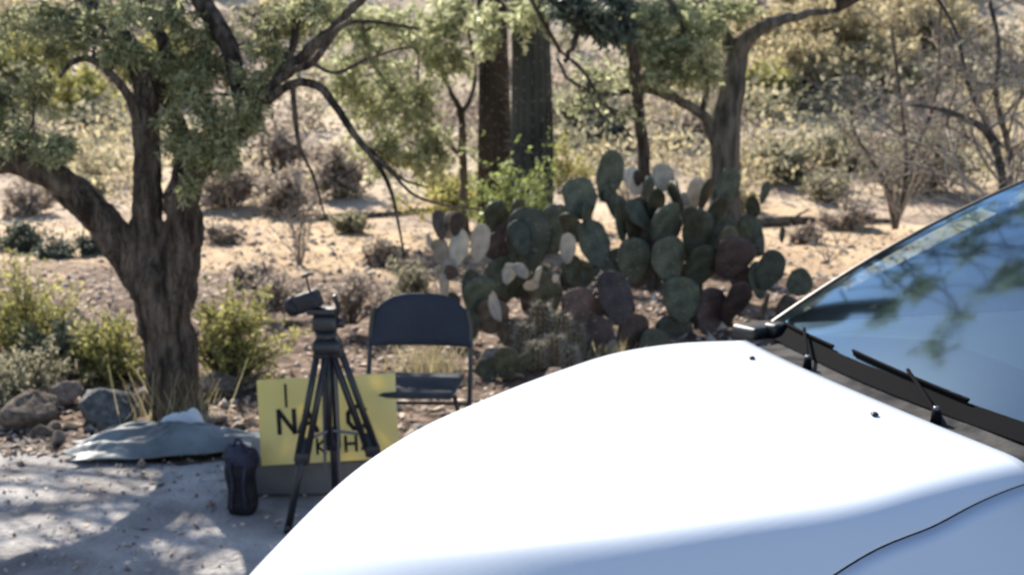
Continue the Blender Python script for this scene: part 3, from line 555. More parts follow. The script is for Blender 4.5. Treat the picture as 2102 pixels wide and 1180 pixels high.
# hedgehog clump
M_hog = mat('tawny_barrel_skin', (.05, .035, .02), (.15, .11, .06), scale=6, rough=.8, bump=.6)
root = empty('hedgehog_cactus', at(1120, 740, 7.3)); tag(root, 'clump of stubby tawny ribbed cactus stems with pale spines, above the hood', 'cactus')
for (px, w_, h_, dy) in ((1078, 38, 62, .02), (1108, 46, 88, .1), (1150, 42, 76, .04), (1180, 34, 56, .12), (1098, 36, 44, -.14), (1136, 40, 52, -.10), (1168, 30, 36, -.15)):
    Y_ = 7.3+dy; b = at(px, 200+CH*FP/Y_-6, Y_); b[2] = .03; r = w_/2/FP*Y_; hh = h_*1.5/FP*Y_; mb = MB(); n = 60; a = np.arange(n)/n*2*math.pi
    z = np.linspace(0, 1, 14); mb.tube(np.stack([b[0]+0*z, b[1]+0*z, b[2]+z*hh], -1), r*np.sqrt(np.clip(1-np.clip((z-.55)/.45, 0, 1)**2, .002, 1)), n, 0, 1+.1*np.cos(a*12))
    st = mb.build('stem', M_hog, root); sp = MB()
    for k in range(12):
        aa = k/12*2*math.pi
        for zz in np.arange(.1, 1, .09):
            rr_ = r*math.sqrt(max(.02, 1-max(0, (zz-.55)/.45)**2))*1.08; c = b+np.array([math.cos(aa)*rr_, math.sin(aa)*rr_, zz*hh])
            for _ in range(4): sp.tube([c, c+(np.array([math.cos(aa), math.sin(aa), .3])+RNG.normal(0, .6, 3))*.025], [.0016, .0006], 3)
    o = sp.build('spines', M_spine, st)
# dry grass tufts
M_grass = mat('straw_grass', (.30, .25, .12), (.52, .46, .28), scale=4, rough=.8, transl=.4, island=.6)
def tuft(label, px, py, Y, n=90, h=.16, spread=.12):
    mb = MB(); b = at(px, py, Y); b[2] = float(ground_z(b[0], b[1])); c = b+np.stack([RNG.normal(0, spread, n), RNG.normal(0, spread, n), np.zeros(n)], -1)
    d = np.stack([RNG.normal(0, .3, n), RNG.normal(0, .3, n), np.ones(n)], -1); s = np.cross(d, RNG.normal(0, 1, (n, 3))); s /= np.linalg.norm(s, axis=1)[:, None]; L = h*RNG.uniform(.5, 1.2, (n, 1))
    v = np.stack([c-s*.003, c+s*.003, c+d*L+s*.001+[[.02, 0, 0]], c+d*L-s*.001+[[.02, 0, 0]]], 1).reshape(-1, 3); mb.quads(v, np.arange(4*n).reshape(n, 4))
    tag(mb.build('grass_tuft', M_grass, smooth=False), label, 'grass')
tuft('straw-coloured grass tuft seen through the gap under the chair back', 880, 790, 7.0, 200, .24, .13)
tuft('thin straw tuft at the hood edge below the brown prickly pear', 1250, 745, 7.2, 70, .16, .06)
tuft('green-gold grass tuft hugging the foot of the mesquite trunk', 360, 870, 5.95, 140, .28, .09)

# ------------------------------------------------------------------ litter, stones
M_lit = mat('dead_leaf_litter', (.05, .034, .026), (.62, .50, .40), scale=3, rough=.9, island=1, lo=.1, hi=.95)
n = 20000; x = RNG.uniform(-6, 5, n); y = 5.5+RNG.uniform(0, 1, n)**1.8*11; z = ground_z(x, y)+.012
mb = MB(); c = np.stack([x, y, z], -1); a = RNG.uniform(0, 6.28, n); d = np.stack([np.cos(a), np.sin(a), RNG.normal(0, .25, n)], -1); s = np.stack([-np.sin(a), np.cos(a), RNG.normal(0, .3, n)], -1)
L_ = RNG.uniform(.012, .06, (n, 1)); W_ = RNG.uniform(.006, .018, (n, 1)); v = np.stack([c-d*L_, c+s*W_, c+d*L_, c-s*W_], 1).reshape(-1, 3); mb.quads(v, np.arange(4*n).reshape(n, 4))
tag(mb.build('leaf_litter', M_lit, smooth=False), 'dead leaves and twigs scattered on the soil', 'leaf litter', kind='stuff')
M_peb = mat('pebble', (.18, .14, .12), (.55, .47, .40), scale=3, rough=.9, island=1, lo=.1, hi=.9)
mb = MB(); oct_f = [(0, 2, 4), (2, 1, 4), (1, 3, 4), (3, 0, 4), (2, 0, 5), (1, 2, 5), (3, 1, 5), (0, 3, 5)]; ov = np.array([(1, 0, 0), (-1, 0, 0), (0, 1, 0), (0, -1, 0), (0, 0, 1), (0, 0, -1)], float)
for k in range(1500):
    x = RNG.uniform(-6, 6); y = 5.3+RNG.uniform(0, 1)**1.6*9; r = RNG.uniform(.008, .03)*(1+.05*y)
    mb.add(ov*r*RNG.uniform(.6, 1.3, 3)+RNG.normal(0, .1*r, (6, 3))+[x, y, float(ground_z(x, y))+.2*r], oct_f)
tag(mb.build('pebbles', M_peb), 'loose pebbles on the soil', 'pebbles', kind='stuff')
mb = MB()
for k in range(1100):
    x = RNG.uniform(-4, 1.5); y = RNG.uniform(3.2, 5.8); r = RNG.uniform(.003, .011)*(1+(RNG.uniform() < .04)*1.2)
    mb.add(ov*r*RNG.uniform(.6, 1.3, 3)+[x, y, .008+.15*r], oct_f)
tag(mb.build('gravel', M_peb), 'fine gravel scattered over the driveway', 'gravel', kind='stuff')
n = 900; x = RNG.uniform(-4, 1, n); y = 5.7-np.abs(RNG.normal(0, .7, n)); c = np.stack([x, y, 0*x+.012], -1); a = RNG.uniform(0, 6.28, n); d = np.stack([np.cos(a), np.sin(a), RNG.normal(0, .2, n)], -1); s = np.stack([-np.sin(a), np.cos(a), RNG.normal(0, .3, n)], -1)
L_ = RNG.uniform(.01, .035, (n, 1)); W_ = RNG.uniform(.004, .010, (n, 1)); mb = MB(); mb.quads(np.stack([c-d*L_, c+s*W_, c+d*L_, c-s*W_], 1).reshape(-1, 3), np.arange(4*n).reshape(n, 4))
tag(mb.build('leaf_litter', M_lit, smooth=False), 'dead leaves blown over the driveway edge', 'leaf litter', kind='stuff')
M_rt = mat('tan_rock', (.20, .15, .125), (.46, .37, .31), scale=5, rough=.95, bump=.8, bscale=20); M_rd = mat('dark_slate_rock', (.06, .065, .07), (.15, .155, .16), scale=5, rough=.85, bump=.6, bscale=14); M_rb = mat('brown_rock', (.09, .07, .055), (.24, .19, .15), scale=5, rough=.95, bump=.8, bscale=20)
def rock_mesh(m, sd):
    r_ = np.random.default_rng(sd); n, k = 44, 26; P = []
    dirs = r_.normal(0, 1, (15, 3)); dirs /= np.linalg.norm(dirs, axis=1)[:, None]; off = r_.uniform(.5, .95, 15)
    for i in range(k+1):
        v = i/k*math.pi; row = []
        for j in range(n):
            a = j/n*2*math.pi; d = np.array([math.cos(a)*math.sin(v), math.sin(a)*math.sin(v), math.cos(v)]); r = 1.0
            for q in range(15):
                dt = d @ dirs[q]
                if dt > .05: r = min(r, off[q]/dt)
            row.append(d*(r+.015*math.sin(7*a+3*v+sd)+.012*r_.normal()))
        P.append(row)
    mb = MB(); mb.grid(np.array(P), True); o = mb.build('rock', m); me = o.data; bpy.data.objects.remove(o); return me
RK = {(k, s_): rock_mesh(m, s_+ord(k)) for k, m in (('t', M_rt), ('d', M_rd), ('b', M_rb)) for s_ in range(3)}
def rock(px, py, w_, h_, Y, k, label=None, group=None, name='rock'):
    s = Y/FP; c = at(px, py, Y); gz = float(ground_z(c[0], c[1])); o = bpy.data.objects.new(name, RK[(k, random.randrange(3))]); COL.objects.link(o)
    r = w_*s/2; hz = max(h_*s/2, .3*r); o.scale = (r*1.15, r*random.uniform(.8, 1.1), hz*1.15); o.location = (c[0], Y, gz+hz*.75); o.rotation_euler = (0, 0, random.uniform(0, .8))
    tag(o, label or 'small tan stone in the rough edging between soil and driveway', 'rock', group)
rock(232, 868, 135, 95, 6.05, 'd', 'dark blue-grey boulder sitting left of the mesquite foot', name='boulder')
rock(75, 900, 140, 80, 6.0, 'b', 'broad brown-grey boulder at the left edge behind the driveway', name='boulder')
rock(450, 838, 120, 50, 6.6, 'b', 'rounded brown rock just right of the mesquite foot')
rock(130, 862, 90, 60, 6.4, 't', 'pale tan rock between the two boulders at the left')
rock(300, 858, 60, 45, 6.35, 't', 'pinkish tan rock tucked between the blue-grey boulder and the mesquite foot')
rock(12, 850, 80, 60, 6.6, 'b', 'brown rock cut by the left edge of the picture')
rock(430, 875, 80, 30, 6.0, 't', 'flat tan rock below the brown one, by the blue-grey tarp')
rock(1010, 665, 70, 40, 7.3, 't', 'pale flat rock behind the chair, beside the low green prickly pear')
rock(1140, 790, 60, 30, 6.9, 't', 'tan rock below the barrel clump at the hood edge')
rock(1660, 550, 60, 30, 9.5, 't', 'tan rock on the sand beside the windshield')
rock(1720, 545, 50, 34, 9.6, 'b', 'brown rock on the sand beside the windshield')
rs = random.Random(4); xs_ = sorted(rs.uniform(-10, 540) for _ in range(18))
ordn = 'first second third fourth fifth sixth seventh eighth ninth tenth eleventh twelfth thirteenth fourteenth fifteenth sixteenth seventeenth eighteenth'.split()
for k, px in enumerate(xs_):
    Y_ = rs.uniform(5.65, 6.1); kk = rs.choice('ttb')
    rock(px, 200+CH*FP/Y_, rs.uniform(24, 50), rs.uniform(14, 32), Y_, kk, f"small {'tan' if kk == 't' else 'brown'} stone, {ordn[k]} from the left in the row edging the driveway", 'small stones edging the soil')

# ------------------------------------------------------------------ tarp and cloth
M_tarp = mat('blue_grey_tarp', (.09, .105, .11), (.21, .235, .245), scale=4, rough=.55, bump=.5, bscale=9, spec=.4)
def cloth(name, label, cat, c, Lx, Ly, hgt, rot, m, sd, fold=9):
    r_ = np.random.default_rng(sd); n, k = 150, 80; u = np.linspace(-1, 1, n); v = np.linspace(-1, 1, k); U, V = np.meshgrid(u, v)
    edge = 1+.12*np.sin(3*U+sd)+.06*np.sin(9*U+sd*2); ex = 1+.08*np.sin(5*V+sd)
    body = np.clip(1-np.abs(U)**3, 0, 1)*np.clip(1-np.abs(V)**2.5, 0, 1)
    z = hgt*body*(.6+.3*np.sin(2.2*U+1.5*V+sd)+.16*np.abs(np.sin(fold*.35*(V+.5*np.sin(2.3*U+sd))))+.16*np.abs(np.sin(fold*.3*(U*1.1+V*.6+.2*np.sin(5*V))+sd))+.07*np.abs(np.sin(fold*(U*.5-V*.8+.2*np.sin(7*U)))))*1.25
    z = z+.004*0*body+.012
    x = U*Lx/2*ex; y = V*Ly/2*edge; ca, sa = math.cos(rot), math.sin(rot)
    mb = MB(); mb.grid(np.stack([c[0]+x*ca-y*sa, c[1]+x*sa+y*ca, c[2]+z], -1)); o = mb.build(name, m)
    sm = o.modifiers.new('solid', 'SOLIDIFY'); sm.thickness = .004; sm.offset = 1; tag(o, label, cat); return o
c = at(350, 935, 5.55); c[2] = .02; cloth('tarp', 'crumpled blue-grey tarp lying in a low heap on the ground before the mesquite', 'tarp', c, .88, .34, .075, .22, M_tarp, 2, 17)
M_wht = mat('white_cloth', (.55, .55, .56), (.75, .75, .76), scale=6, rough=.8, bump=.4)
c = at(372, 900, 5.75); c[2] = .05; cloth('cloth', 'small crumpled white cloth on the upper edge of the tarp', 'cloth', c, .22, .09, .09, .4, M_wht, 5, 6)

# ------------------------------------------------------------------ folding chair
M_nav = mat('navy_vinyl', (.005, .008, .019), (.010, .015, .031), scale=6, rough=.5, spec=.4, bump=.15, bscale=60)
M_chf = mat('black_chair_metal', (.018, .018, .02), rough=.4, spec=.5)
M_chs = mat('grey_seat', (.03, .032, .038), (.05, .054, .062), scale=8, rough=.8, spec=.2)
cc = at(862, 700, 5.0); cx = cc[0]; yaw = math.radians(-5); ch = empty('folding_chair', (cx-.036, 5.02, 0), yaw); tag(ch, 'folding chair with rounded navy back and dark metal frame beside the tripod', 'chair')
bh = .80
# back panel: arched top, curved in plan
P = []
for i in range(25):
    u = -1+2*i/24; x = u*.228; top = bh*(1)-.105*abs(u)**3.2-.02*abs(u)**12*5*.2; bot = .572
    yb = .22-.035*(1-u*u)*-1
    col = []
    for j in range(7): t = j/6; zz = bot+(top-bot)*t; col.append((x*(1-.0*t), yb+.03*(t-.5)+.004, zz))
    P.append(col)
P = np.array(P); mb = MB(); mb.grid(P); o = mb.build('backrest', M_nav, ch); sm = o.modifiers.new('s', 'SOLIDIFY'); sm.thickness = .016; sm.offset = 0; bv = o.modifiers.new('b', 'BEVEL'); bv.width = .005; bv.segments = 2
for s_ in (-1, 1):
    mb = MB(); pts = smooth_path([(s_*.20, .235, .74), (s_*.219, .228, .66), (s_*.224, .20, .50), (s_*.228, .10, .28), (s_*.245, -.13, .0)], 20); mb.tube(pts, .011, 10); mb.build('leg', M_chf, ch)
    mb = MB(); mb.tube(smooth_path([(s_*.195, -.10, .42), (s_*.205, .05, .25), (s_*.215, .26, .0)], 14), .010, 10); mb.build('leg', M_chf, ch)
mb = MB(); mb.box((0, .02, .445), (.39, .38, .03), bev=.014); mb.build('seat', M_chs, ch)
for (w_, y_, z_) in ((.2, -.09, .425), (.215, .22, .10), (.225, .13, .34)):
    mb = MB(); mb.tube([(-w_, y_, z_), (w_, y_, z_)], .008, 8); mb.build('stretcher', M_chf, ch)

# ------------------------------------------------------------------ low box, yellow sign
M_box = mat('grey_box_plastic', (.09, .09, .095), (.15, .15, .155), scale=5, rough=.6, bump=.1)
bc = at(640, 990, 5.02); bx = empty('storage_box', (bc[0], 5.02, 0), .03); tag(bx, 'low grey box on the ground holding up the yellow sign', 'box')
mb = MB(); mb.box((0, 0, .085), (.50, .26, .15), bev=.012); mb.build('body', M_box, bx); mb = MB(); mb.box((0, 0, .168), (.53, .29, .022), bev=.008); mb.build('lid', M_box, bx)
M_sign = mat('yellow_corrugated_plastic', (.80, .70, .27), (.90, .81, .40), scale=3, rough=.55, transl=.35, spec=.3, tcol=(.95, .78, .28)); M_ink = mat('black_ink', (.012, .012, .012), rough=.6)
sc = at(674, 860, 4.84); W_s, H_s = 290/FP*4.84, 182/FP*4.84
sg = empty('yellow_sign', (sc[0], 4.84, sc[2]), math.radians(4)); sg.rotation_euler = (math.radians(-6), math.radians(-2.2), math.radians(4)); tag(sg, 'yellow placard with black lettering propped behind the tripod legs', 'sign')
mb = MB(); mb.box((0, 0, 0), (W_s, .006, H_s), bev=.002); mb.build('panel', M_sign, sg)
# block letters from strokes, on the panel face
def strokes(segs, x0, z0, w_, h_, th):
    for (a, b) in segs:
        A = np.array([x0+a[0]*w_, -.0045, z0+a[1]*h_]); B = np.array([x0+b[0]*w_, -.0045, z0+b[1]*h_]); d = B-A; L = np.linalg.norm(d); R = Matrix.Rotation(-math.atan2(d[2], d[0]), 3, 'Y')
        ink.box((A+B)/2, (L+th*.6, .0016, th), R)
ink = MB(); u_ = 4.84/FP
def X_(px): return (px-674)*u_
def Z_(py): return (862-py)*u_
G = {'N': [((0, 0), (0, 1)), ((0, 1), (1, 0)), ((1, 0), (1, 1))], 'A': [((0, 0), (.5, 1)), ((.5, 1), (1, 0)), ((.25, .4), (.75, .4))], 'I': [((.5, 0), (.5, 1))],
     'C': [((1, .82), (.75, 1)), ((.75, 1), (.3, 1)), ((.3, 1), (0, .7)), ((0, .7), (0, .3)), ((0, .3), (.3, 0)), ((.3, 0), (.75, 0)), ((.75, 0), (1, .18))],
     'R': [((0, 0), (0, 1)), ((0, 1), (.8, 1)), ((.8, 1), (1, .75)), ((1, .75), (.8, .5)), ((.8, .5), (0, .5)), ((.5, .5), (1, 0))],
     'K': [((0, 0), (0, 1)), ((0, .5), (1, 1)), ((0, .5), (1, 0))], 'H': [((0, 0), (0, 1)), ((1, 0), (1, 1)), ((0, .5), (1, .5))], 'S': [((1, .85), (.7, 1)), ((.7, 1), (.2, 1)), ((.2, 1), (0, .75)), ((0, .75), (1, .3)), ((1, .3), (.8, 0)), ((.8, 0), (.1, 0))]}
def put(chs, px, py, wpx, hpx, thpx): strokes(G[chs], X_(px), Z_(py+hpx), wpx*u_, hpx*u_, thpx*u_)
put('N', 571, 838, 32, 48, 9); put('A', 612, 840, 38, 46, 9); put('C', 716, 838, 36, 46, 9)
put('I', 585, 784, 6, 46, 5); put('I', 618, 900, 16, 36, 6); put('K', 648, 902, 18, 32, 5); put('H', 708, 900, 22, 32, 6); put('A', 742, 900, 22, 30, 5)
ink.build('lettering', M_ink, sg, smooth=False)

# ------------------------------------------------------------------ tripod with camera head
M_blk = mat('black_tripod', (.010, .010, .012), (.02, .018, .022), scale=8, rough=.45, spec=.5); M_alu = mat('grey_tube', (.16, .16, .18), rough=.35, metal=.6)
YT_ = 4.55; ap = at(672, 705, YT_); tp = empty('tripod', (ap[0], YT_, 0)); tag(tp, 'black camera tripod standing in front of the yellow sign', 'tripod')
feet = [at(590, 1045, 4.45), at(815, 985, 4.6), at(690, 1000, 4.74)]
for k, f in enumerate(feet):
    f = np.array(f); f[2] = .012; A = ap+np.array([(f[0]-ap[0])*.10, (f[1]-ap[1])*.1, -.01]); d = f-A; side = np.cross(d, [0, 1, 0]); side /= np.linalg.norm(side)
    if k == 2: side = np.array([1.0, 0, 0])
    mid = A+d*.62; mb = MB()
    for s_ in (-1, 1): mb.tube([A+side*.017*s_, mid+side*.017*s_], .0135, 8)
    for t_ in (.03, .60): mb.box(A+d*t_, (.055, .032, .05), bev=.008)
    mb.tube([A+d*.5, f+[0, 0, .01]], .015, 8); leg = mb.build('leg', M_blk, tp)
    mb = MB(); mb.tube([f+[0, 0, .03], f+[0, 0, 0]], [.014, .018], 10); mb.build('foot', M_blk, leg)
mb = MB(); mb.tube([ap+[0, 0, .0], ap+[0, 0, -.40]], .012, 10); mb.box(ap+[0, 0, -.01], (.11, .09, .06), bev=.02); mb.build('centre_column', M_blk, tp)
mb = MB()
for f in feet:
    A = ap+[0, 0, -.34]; B = ap+(np.array([f[0], f[1], 0])-ap)*.5; mb.tube([A, B], .006, 6)
for dx in (-.022, .022): mb.tube([ap+[dx, .02, -.05], ap+[dx*1.3+.005, .02, -.55]], .006, 6)
mb.build('spreader', M_alu, tp)
mb = MB(); h0 = ap+[-.005, 0, .0]; mb.tube([h0+[0, 0, .01], h0+[0, 0, .045]], [.036, .042], 16); mb.box(h0+[.0, 0, .08], (.095, .08, .075), bev=.02); mb.box(h0+[-.01, 0, .128], (.11, .09, .024), bev=.006)
mb.tube([h0+[.04, 0, .08], h0+[.07, 0, .08]], .020, 12); mb.build('head', M_blk, tp)
mb = MB(); mb.tube(smooth_path([h0+[.035, -.02, .09], h0+[.055, -.04, .14], h0+[.045, -.06, .195]], 8), .009, 8); mb.build('pan_handle', M_blk, tp)
vp = h0+[-.052, -.01, .137]; vc = empty('video_camera', vp); tag(vc, 'small dark camcorder mounted on the tripod head', 'camera'); vb = np.array(vp)
M_cam = mat('camera_shell', (.012, .011, .014), (.022, .02, .026), scale=8, rough=.5); RC = Matrix.Rotation(-.35, 3, 'Y') @ Matrix.Rotation(-.25, 3, 'Z')
def cp(*p): return vb+np.array(RC @ Vector(p))
mb = MB(); mb.box(cp(0, 0, .03), (.10, .07, .072), RC, bev=.016); mb.build('body', M_cam, vc)
mb = MB(); mb.tube([cp(-.045, 0, .03), cp(-.065, 0, .03), cp(-.085, 0, .03)], [.036, .040, .036], 18); mb.build('lens', M_cam, vc)
mb = MB(); mb.tube([cp(.02, 0, .06), cp(.03, 0, .12)], .005, 6); mb.box(cp(.03, 0, .125), (.03, .02, .014), RC, bev=.004); mb.build('microphone', M_blk, vc)

# ------------------------------------------------------------------ black bag
M_bag = mat('black_nylon', (.005, .005, .008), (.012, .013, .018), scale=9, rough=.6, bump=.5, bscale=25); M_bagt = mat('navy_cloth', (.015, .015, .03), (.05, .05, .085), scale=12, rough=.7, bump=.7)
bb = at(498, 1056, 4.7); bg = empty('gear_bag', (bb[0], 4.7, 0)); tag(bg, 'narrow upright black bag with navy top standing left of the tripod', 'bag'); b3 = np.array([bb[0], 4.7, .008])
z = np.linspace(0, 1, 12); n = 28; a = np.arange(n)/n*2*math.pi; sq = 1/(np.abs(np.cos(a))**4+np.abs(np.sin(a))**4)**.25
mb = MB(); mb.tube(np.stack([b3[0]+.004*np.sin(z*5), b3[1]+0*z, b3[2]+z*.2], -1), .055*(1+.05*np.sin(z*9))*np.where(z < .05, .9, 1), n, .015, sq); mb.build('body', M_bag, bg)
mb = MB(); mb.tube(np.stack([b3[0]+.006*np.sin(z*8), b3[1]+.004*np.cos(z*7), b3[2]+.198+z*.07], -1), .057*np.sqrt(np.clip(1-z**2.4*.8, .05, 1)), n, .09, sq); mb.build('top_flap', M_bagt, bg)
mb = MB(); mb.tube(smooth_path([b3+[-.03, -.06, .22], b3+[-.02, -.068, .12], b3+[-.03, -.064, .03]], 8), .006, 6); mb.tube(smooth_path([b3+[.03, -.058, .22], b3+[.022, -.066, .12], b3+[.028, -.062, .03]], 8), .006, 6)
mb.tube(smooth_path([b3+[-.03, 0, .25], b3+[-.01, 0, .30], b3+[.03, 0, .25]], 8), .006, 6); mb.build('strap', M_bagt, bg)

# ------------------------------------------------------------------ white car
O_ = np.array([.82, 2.72]); F_ = np.array([-.966, -.257]); N_ = np.array([.257, -.966])
def car(a, b, z): return np.array([O_[0]+a*F_[0]+b*N_[0], O_[1]+a*F_[1]+b*N_[1], z])
def carr(A, B, Zz): return np.stack([O_[0]+A*F_[0]+B*N_[0], O_[1]+A*F_[1]+B*N_[1], Zz], -1)
M_white = mat('white_car_paint', (.54, .59, .67), rough=.35, spec=.3, coat=.25); M_trim = mat('black_trim', (.012, .012, .013), (.03, .03, .032), scale=20, rough=.6, bump=.1); M_rub = mat('black_rubber', (.012, .012, .013), rough=.45, spec=.5)
M_cowl = mat('grey_cowl_plastic', (.025, .025, .027), (.075, .072, .07), scale=14, rough=.95, bump=.2, spec=.05); M_frit = mat('black_glass_border', (.01, .01, .011), rough=1, spec=.02)
cr = empty('white_car', car(-.9, 0, 0)); tag(cr, 'white car parked in the foreground, its hood and windshield filling the lower right', 'car')
AC = [-3.4, -2, -.4, 0, .25, .4, .55, .78, 1.0, 1.18, 1.28, 1.4, 1.5, 1.6]
def bc_(a): return ci(a, AC, [.60, .60, .60, .595, .64, .65, .61, .52, .40, .26, .17, .08, .04, .01])
def zc_(a): return ci(a, AC, [.98, 1.0, 1.0, 1.0, .995, .978, .955, .915, .872, .815, .765, .68, .58, .36])+.018*np.clip(1-np.abs(a)/1.3, 0, 1)
def bw_(a): return np.where(a < .8, .87, .87*np.sqrt(np.clip(1-((a-.8)/.85)**2.6, .0, 1)))
def bs_(a): return ci(a, [-.1, .06, .32, .6, .9, 1.2, 1.42], [.585, .622, .688, .690, .640, .525, .38])
def HZ(a, b):
    a = np.asarray(a, float); b = np.abs(np.asarray(b, float)); bc = bc_(a); w_ = .015
    z = zc_(a)-.022*(np.minimum(b, bc)/np.maximum(bc, .05))**2
    d = w_*np.log1p(np.exp(np.clip((b-bc)/w_, -30, 30)))-w_*.0
    m1 = np.interp(a, [0, .3, .6, 1.0, 1.4], [1.2, 1.35, 1.35, .9, .5]); m2 = np.interp(a, [.55, .95, 1.4], [1.35, .40, .5])
    dd = np.minimum(d, .11); z = z-dd*m1-(d-dd)*m2
    # crown crease down the middle
    e = np.clip((b-(bw_(a)-.10))/.10, 0, 1); z = z-.12*(1-np.sqrt(np.clip(1-e**2, 0, 1)))
    return z
def ar_(b): return .10*(1-(np.abs(b)/.72)**2)
# hood
s_ = np.linspace(0, 1, 60); t_ = np.sin(np.linspace(-1, 1, 90)*math.pi/2*.999)*.5+np.linspace(-1, 1, 90)*.5; SS, TT = np.meshgrid(s_, t_, indexing='ij')
A0 = 1.42*SS; B0 = TT*(bs_(A0)-.002); A1 = ar_(B0)+(1.42-ar_(B0))*SS; B1 = TT*(bs_(A1)-.002); Zh = HZ(A1, B1)
rows = carr(A1, B1, Zh); lip = rows[:1].copy(); lip[..., 2] -= .012; rows = np.concatenate([lip, rows])
mb = MB(); mb.grid(rows); 
l2 = rows[:, :1].copy(); l3 = l2.copy(); l3[..., 2] -= .004; mb.grid(np.concatenate([l3, l2], 1)); l2 = rows[:, -1:].copy(); l3 = l2.copy(); l3[..., 2] -= .004; mb.grid(np.concatenate([l2, l3], 1))
hood = mb.build('hood', M_white, cr)
# black strip sunk under the seam, standing in for the gap's shade
for sg_ in (-1, 1):
    a = np.linspace(-.02, 1.42, 60); b = bs_(a); P = np.stack([carr(a, sg_*(b-.008), HZ(a, b-.008)-.007), carr(a, sg_*(b+.008), HZ(a, b+.008)-.007)], 1)
    mb = MB(); mb.grid(P); mb.build('hood_gap_shade', M_rub, cr)
    # fender and side down to the sill
    a = np.linspace(-.25, 1.42, 60); b0 = np.where(a < .0, bs_(np.maximum(a, 0)), bs_(a))+.002; K = 26; P = []
    for k in range(K):
        t = k/(K-1)
        if t < .7: u = t/.7; b = b0+(bw_(a)-b0)*math.sin(u*math.pi/2)
        zt = HZ(a, np.minimum(b0+(bw_(a)-b0)*math.sin(min(1, t/.7)*math.pi/2), bw_(a)-1e-4))
        if t <= .7: P.append(carr(a, sg_*b, zt))
        else: v = (t-.7)/.3; zz = HZ(a, bw_(a)-1e-4)*(1-v)+.24*v; P.append(carr(a, sg_*(bw_(a)+.02*math.sin(v*3)), zz))
    P = np.array(P); lip = P[:1].copy(); lip[..., 2] -= .004; mb = MB(); mb.grid(np.concatenate([lip, P])); mb.build('fender', M_white, cr)
    # door and rear side
    a = np.linspace(-3.3, -.255, 40); b = np.full_like(a, .87)*np.where(a < -2.8, 1-.10*((-2.8-a)/.5)**2, 1); P = [carr(a, sg_*(.79), 0*a+1.0), carr(a, sg_*(b-.03), 0*a+.985), carr(a, sg_*b, 0*a+.93), carr(a, sg_*(b+.02), 0*a+.65), carr(a, sg_*(b+.01), 0*a+.4), carr(a, sg_*(b-.03), 0*a+.24)]
    mb = MB(); mb.grid(np.array(P)); mb.build('side_panel', M_white, cr)
# nose / bumper
a = np.concatenate([np.linspace(1.424, 1.6, 14), [1.64]]); t = np.linspace(-1, 1, 50); P = []
for q in a: P.append(carr(np.full(50, q), t*bw_(np.array(q)), HZ(np.full(50, q), t*(bw_(np.array(q))-1e-3))-(.0 if q < 1.5 else .02)))
for zz in (.5, .4, .3, .2): P.append(np.stack([P[-1][:, 0], P[-1][:, 1], np.minimum(P[-1][:, 2], zz)], -1))
mb = MB(); mb.grid(np.array(P)); mb.build('bumper', M_white, cr)
# headlights
M_lamp = mat('headlight_lens', (.55, .57, .6), rough=.1, spec=.8, coat=1)
for sg_ in (-1, 1):
    mb = MB(); aa = np.linspace(1.05, 1.40, 12); P = []
    for k in range(8):
        v = k/7; b = bw_(aa)*(.80+.16*v); P.append(carr(aa, sg_*b, HZ(aa, b)+.006-.06*v*v*.2))
    mb.grid(np.array(P)); mb.build('headlight', M_lamp, cr)
# wheels
for a_ in (.80, -1.85):
    for sg_ in (-1, 1):
        c = car(a_, sg_*.80, .31); ax = np.array([N_[0], N_[1], 0])*sg_; mb = MB(); mb.tube([c-ax*.1, c-ax*.09, c+ax*.08, c+ax*.095], [.27, .31, .31, .27], 40); wh = mb.build('wheel', M_rub, cr)
        mb = MB(); mb.tube([c+ax*.09, c+ax*.10], [.20, .19], 30); mb.build('rim', M_alu, wh)
# cowl
b = np.linspace(-.70, .70, 50); P = []
for k in range(6): v = k/5; a = ar_(b)+.02-.15*v; P.append(carr(a, b, np.minimum(HZ(np.maximum(a, .0), np.minimum(np.abs(b), .62))-.010, 1.0)-.012*math.sin(v*math.pi)+.006*v))
mb = MB(); mb.grid(np.array(P)); mb.build('cowl', M_cowl, cr)
# windshield
def GL(b, v):
    """b -1..1 across, v 0..1 up the glass"""
    bb = b*(.745-.10*v-.05*v*v); a = -.095-.86*v+.10*(1-b*b)*(1-.35*v); z = .985+.60*v-.13*v*v+.016*(1-b*b)
    return carr(a, bb, z)
u = np.linspace(-1, 1, 60); v = np.linspace(0, 1, 30); U, V = np.meshgrid(u, v); mb = MB(); mb.grid(GL(U, V))
def glass_mat():
    m = bpy.data.materials.new('windshield_glass'); m.use_nodes = True; N = m.node_tree.nodes; L = m.node_tree.links; o = N['Material Output']; N.remove(N['Principled BSDF'])
    g = N.new('ShaderNodeBsdfGlossy'); g.inputs['Roughness'].default_value = .07; g.inputs['Color'].default_value = (.52, .77, 1, 1); t = N.new('ShaderNodeBsdfTransparent'); t.inputs[0].default_value = (.42, .58, .60, 1)
    f = N.new('ShaderNodeFresnel'); f.inputs[0].default_value = 2.6; mx = N.new('ShaderNodeMixShader'); L.new(f.outputs[0], mx.inputs[0]); L.new(t.outputs[0], mx.inputs[1]); L.new(g.outputs[0], mx.inputs[2]); L.new(mx.outputs[0], o.inputs[0]); return m
M_glass = glass_mat(); ws = mb.build('windshield', M_glass, cr)
mb = MB(); v = np.linspace(0, 1, 30)
for sg_ in (-1, 1): mb.grid(np.stack([GL(sg_*1.0+0*v, v)+[0, 0, .001], GL(sg_*.965+0*v, v)+[0, 0, .0015]], 1))
u = np.linspace(-1, 1, 60); mb.grid(np.stack([GL(u, 0*u)+[0, 0, .0015], GL(u, 0*u+.045)+[0, 0, .0015]], 1)); mb.build('windshield_border', M_frit, cr)
v = np.linspace(0, 1, 20)
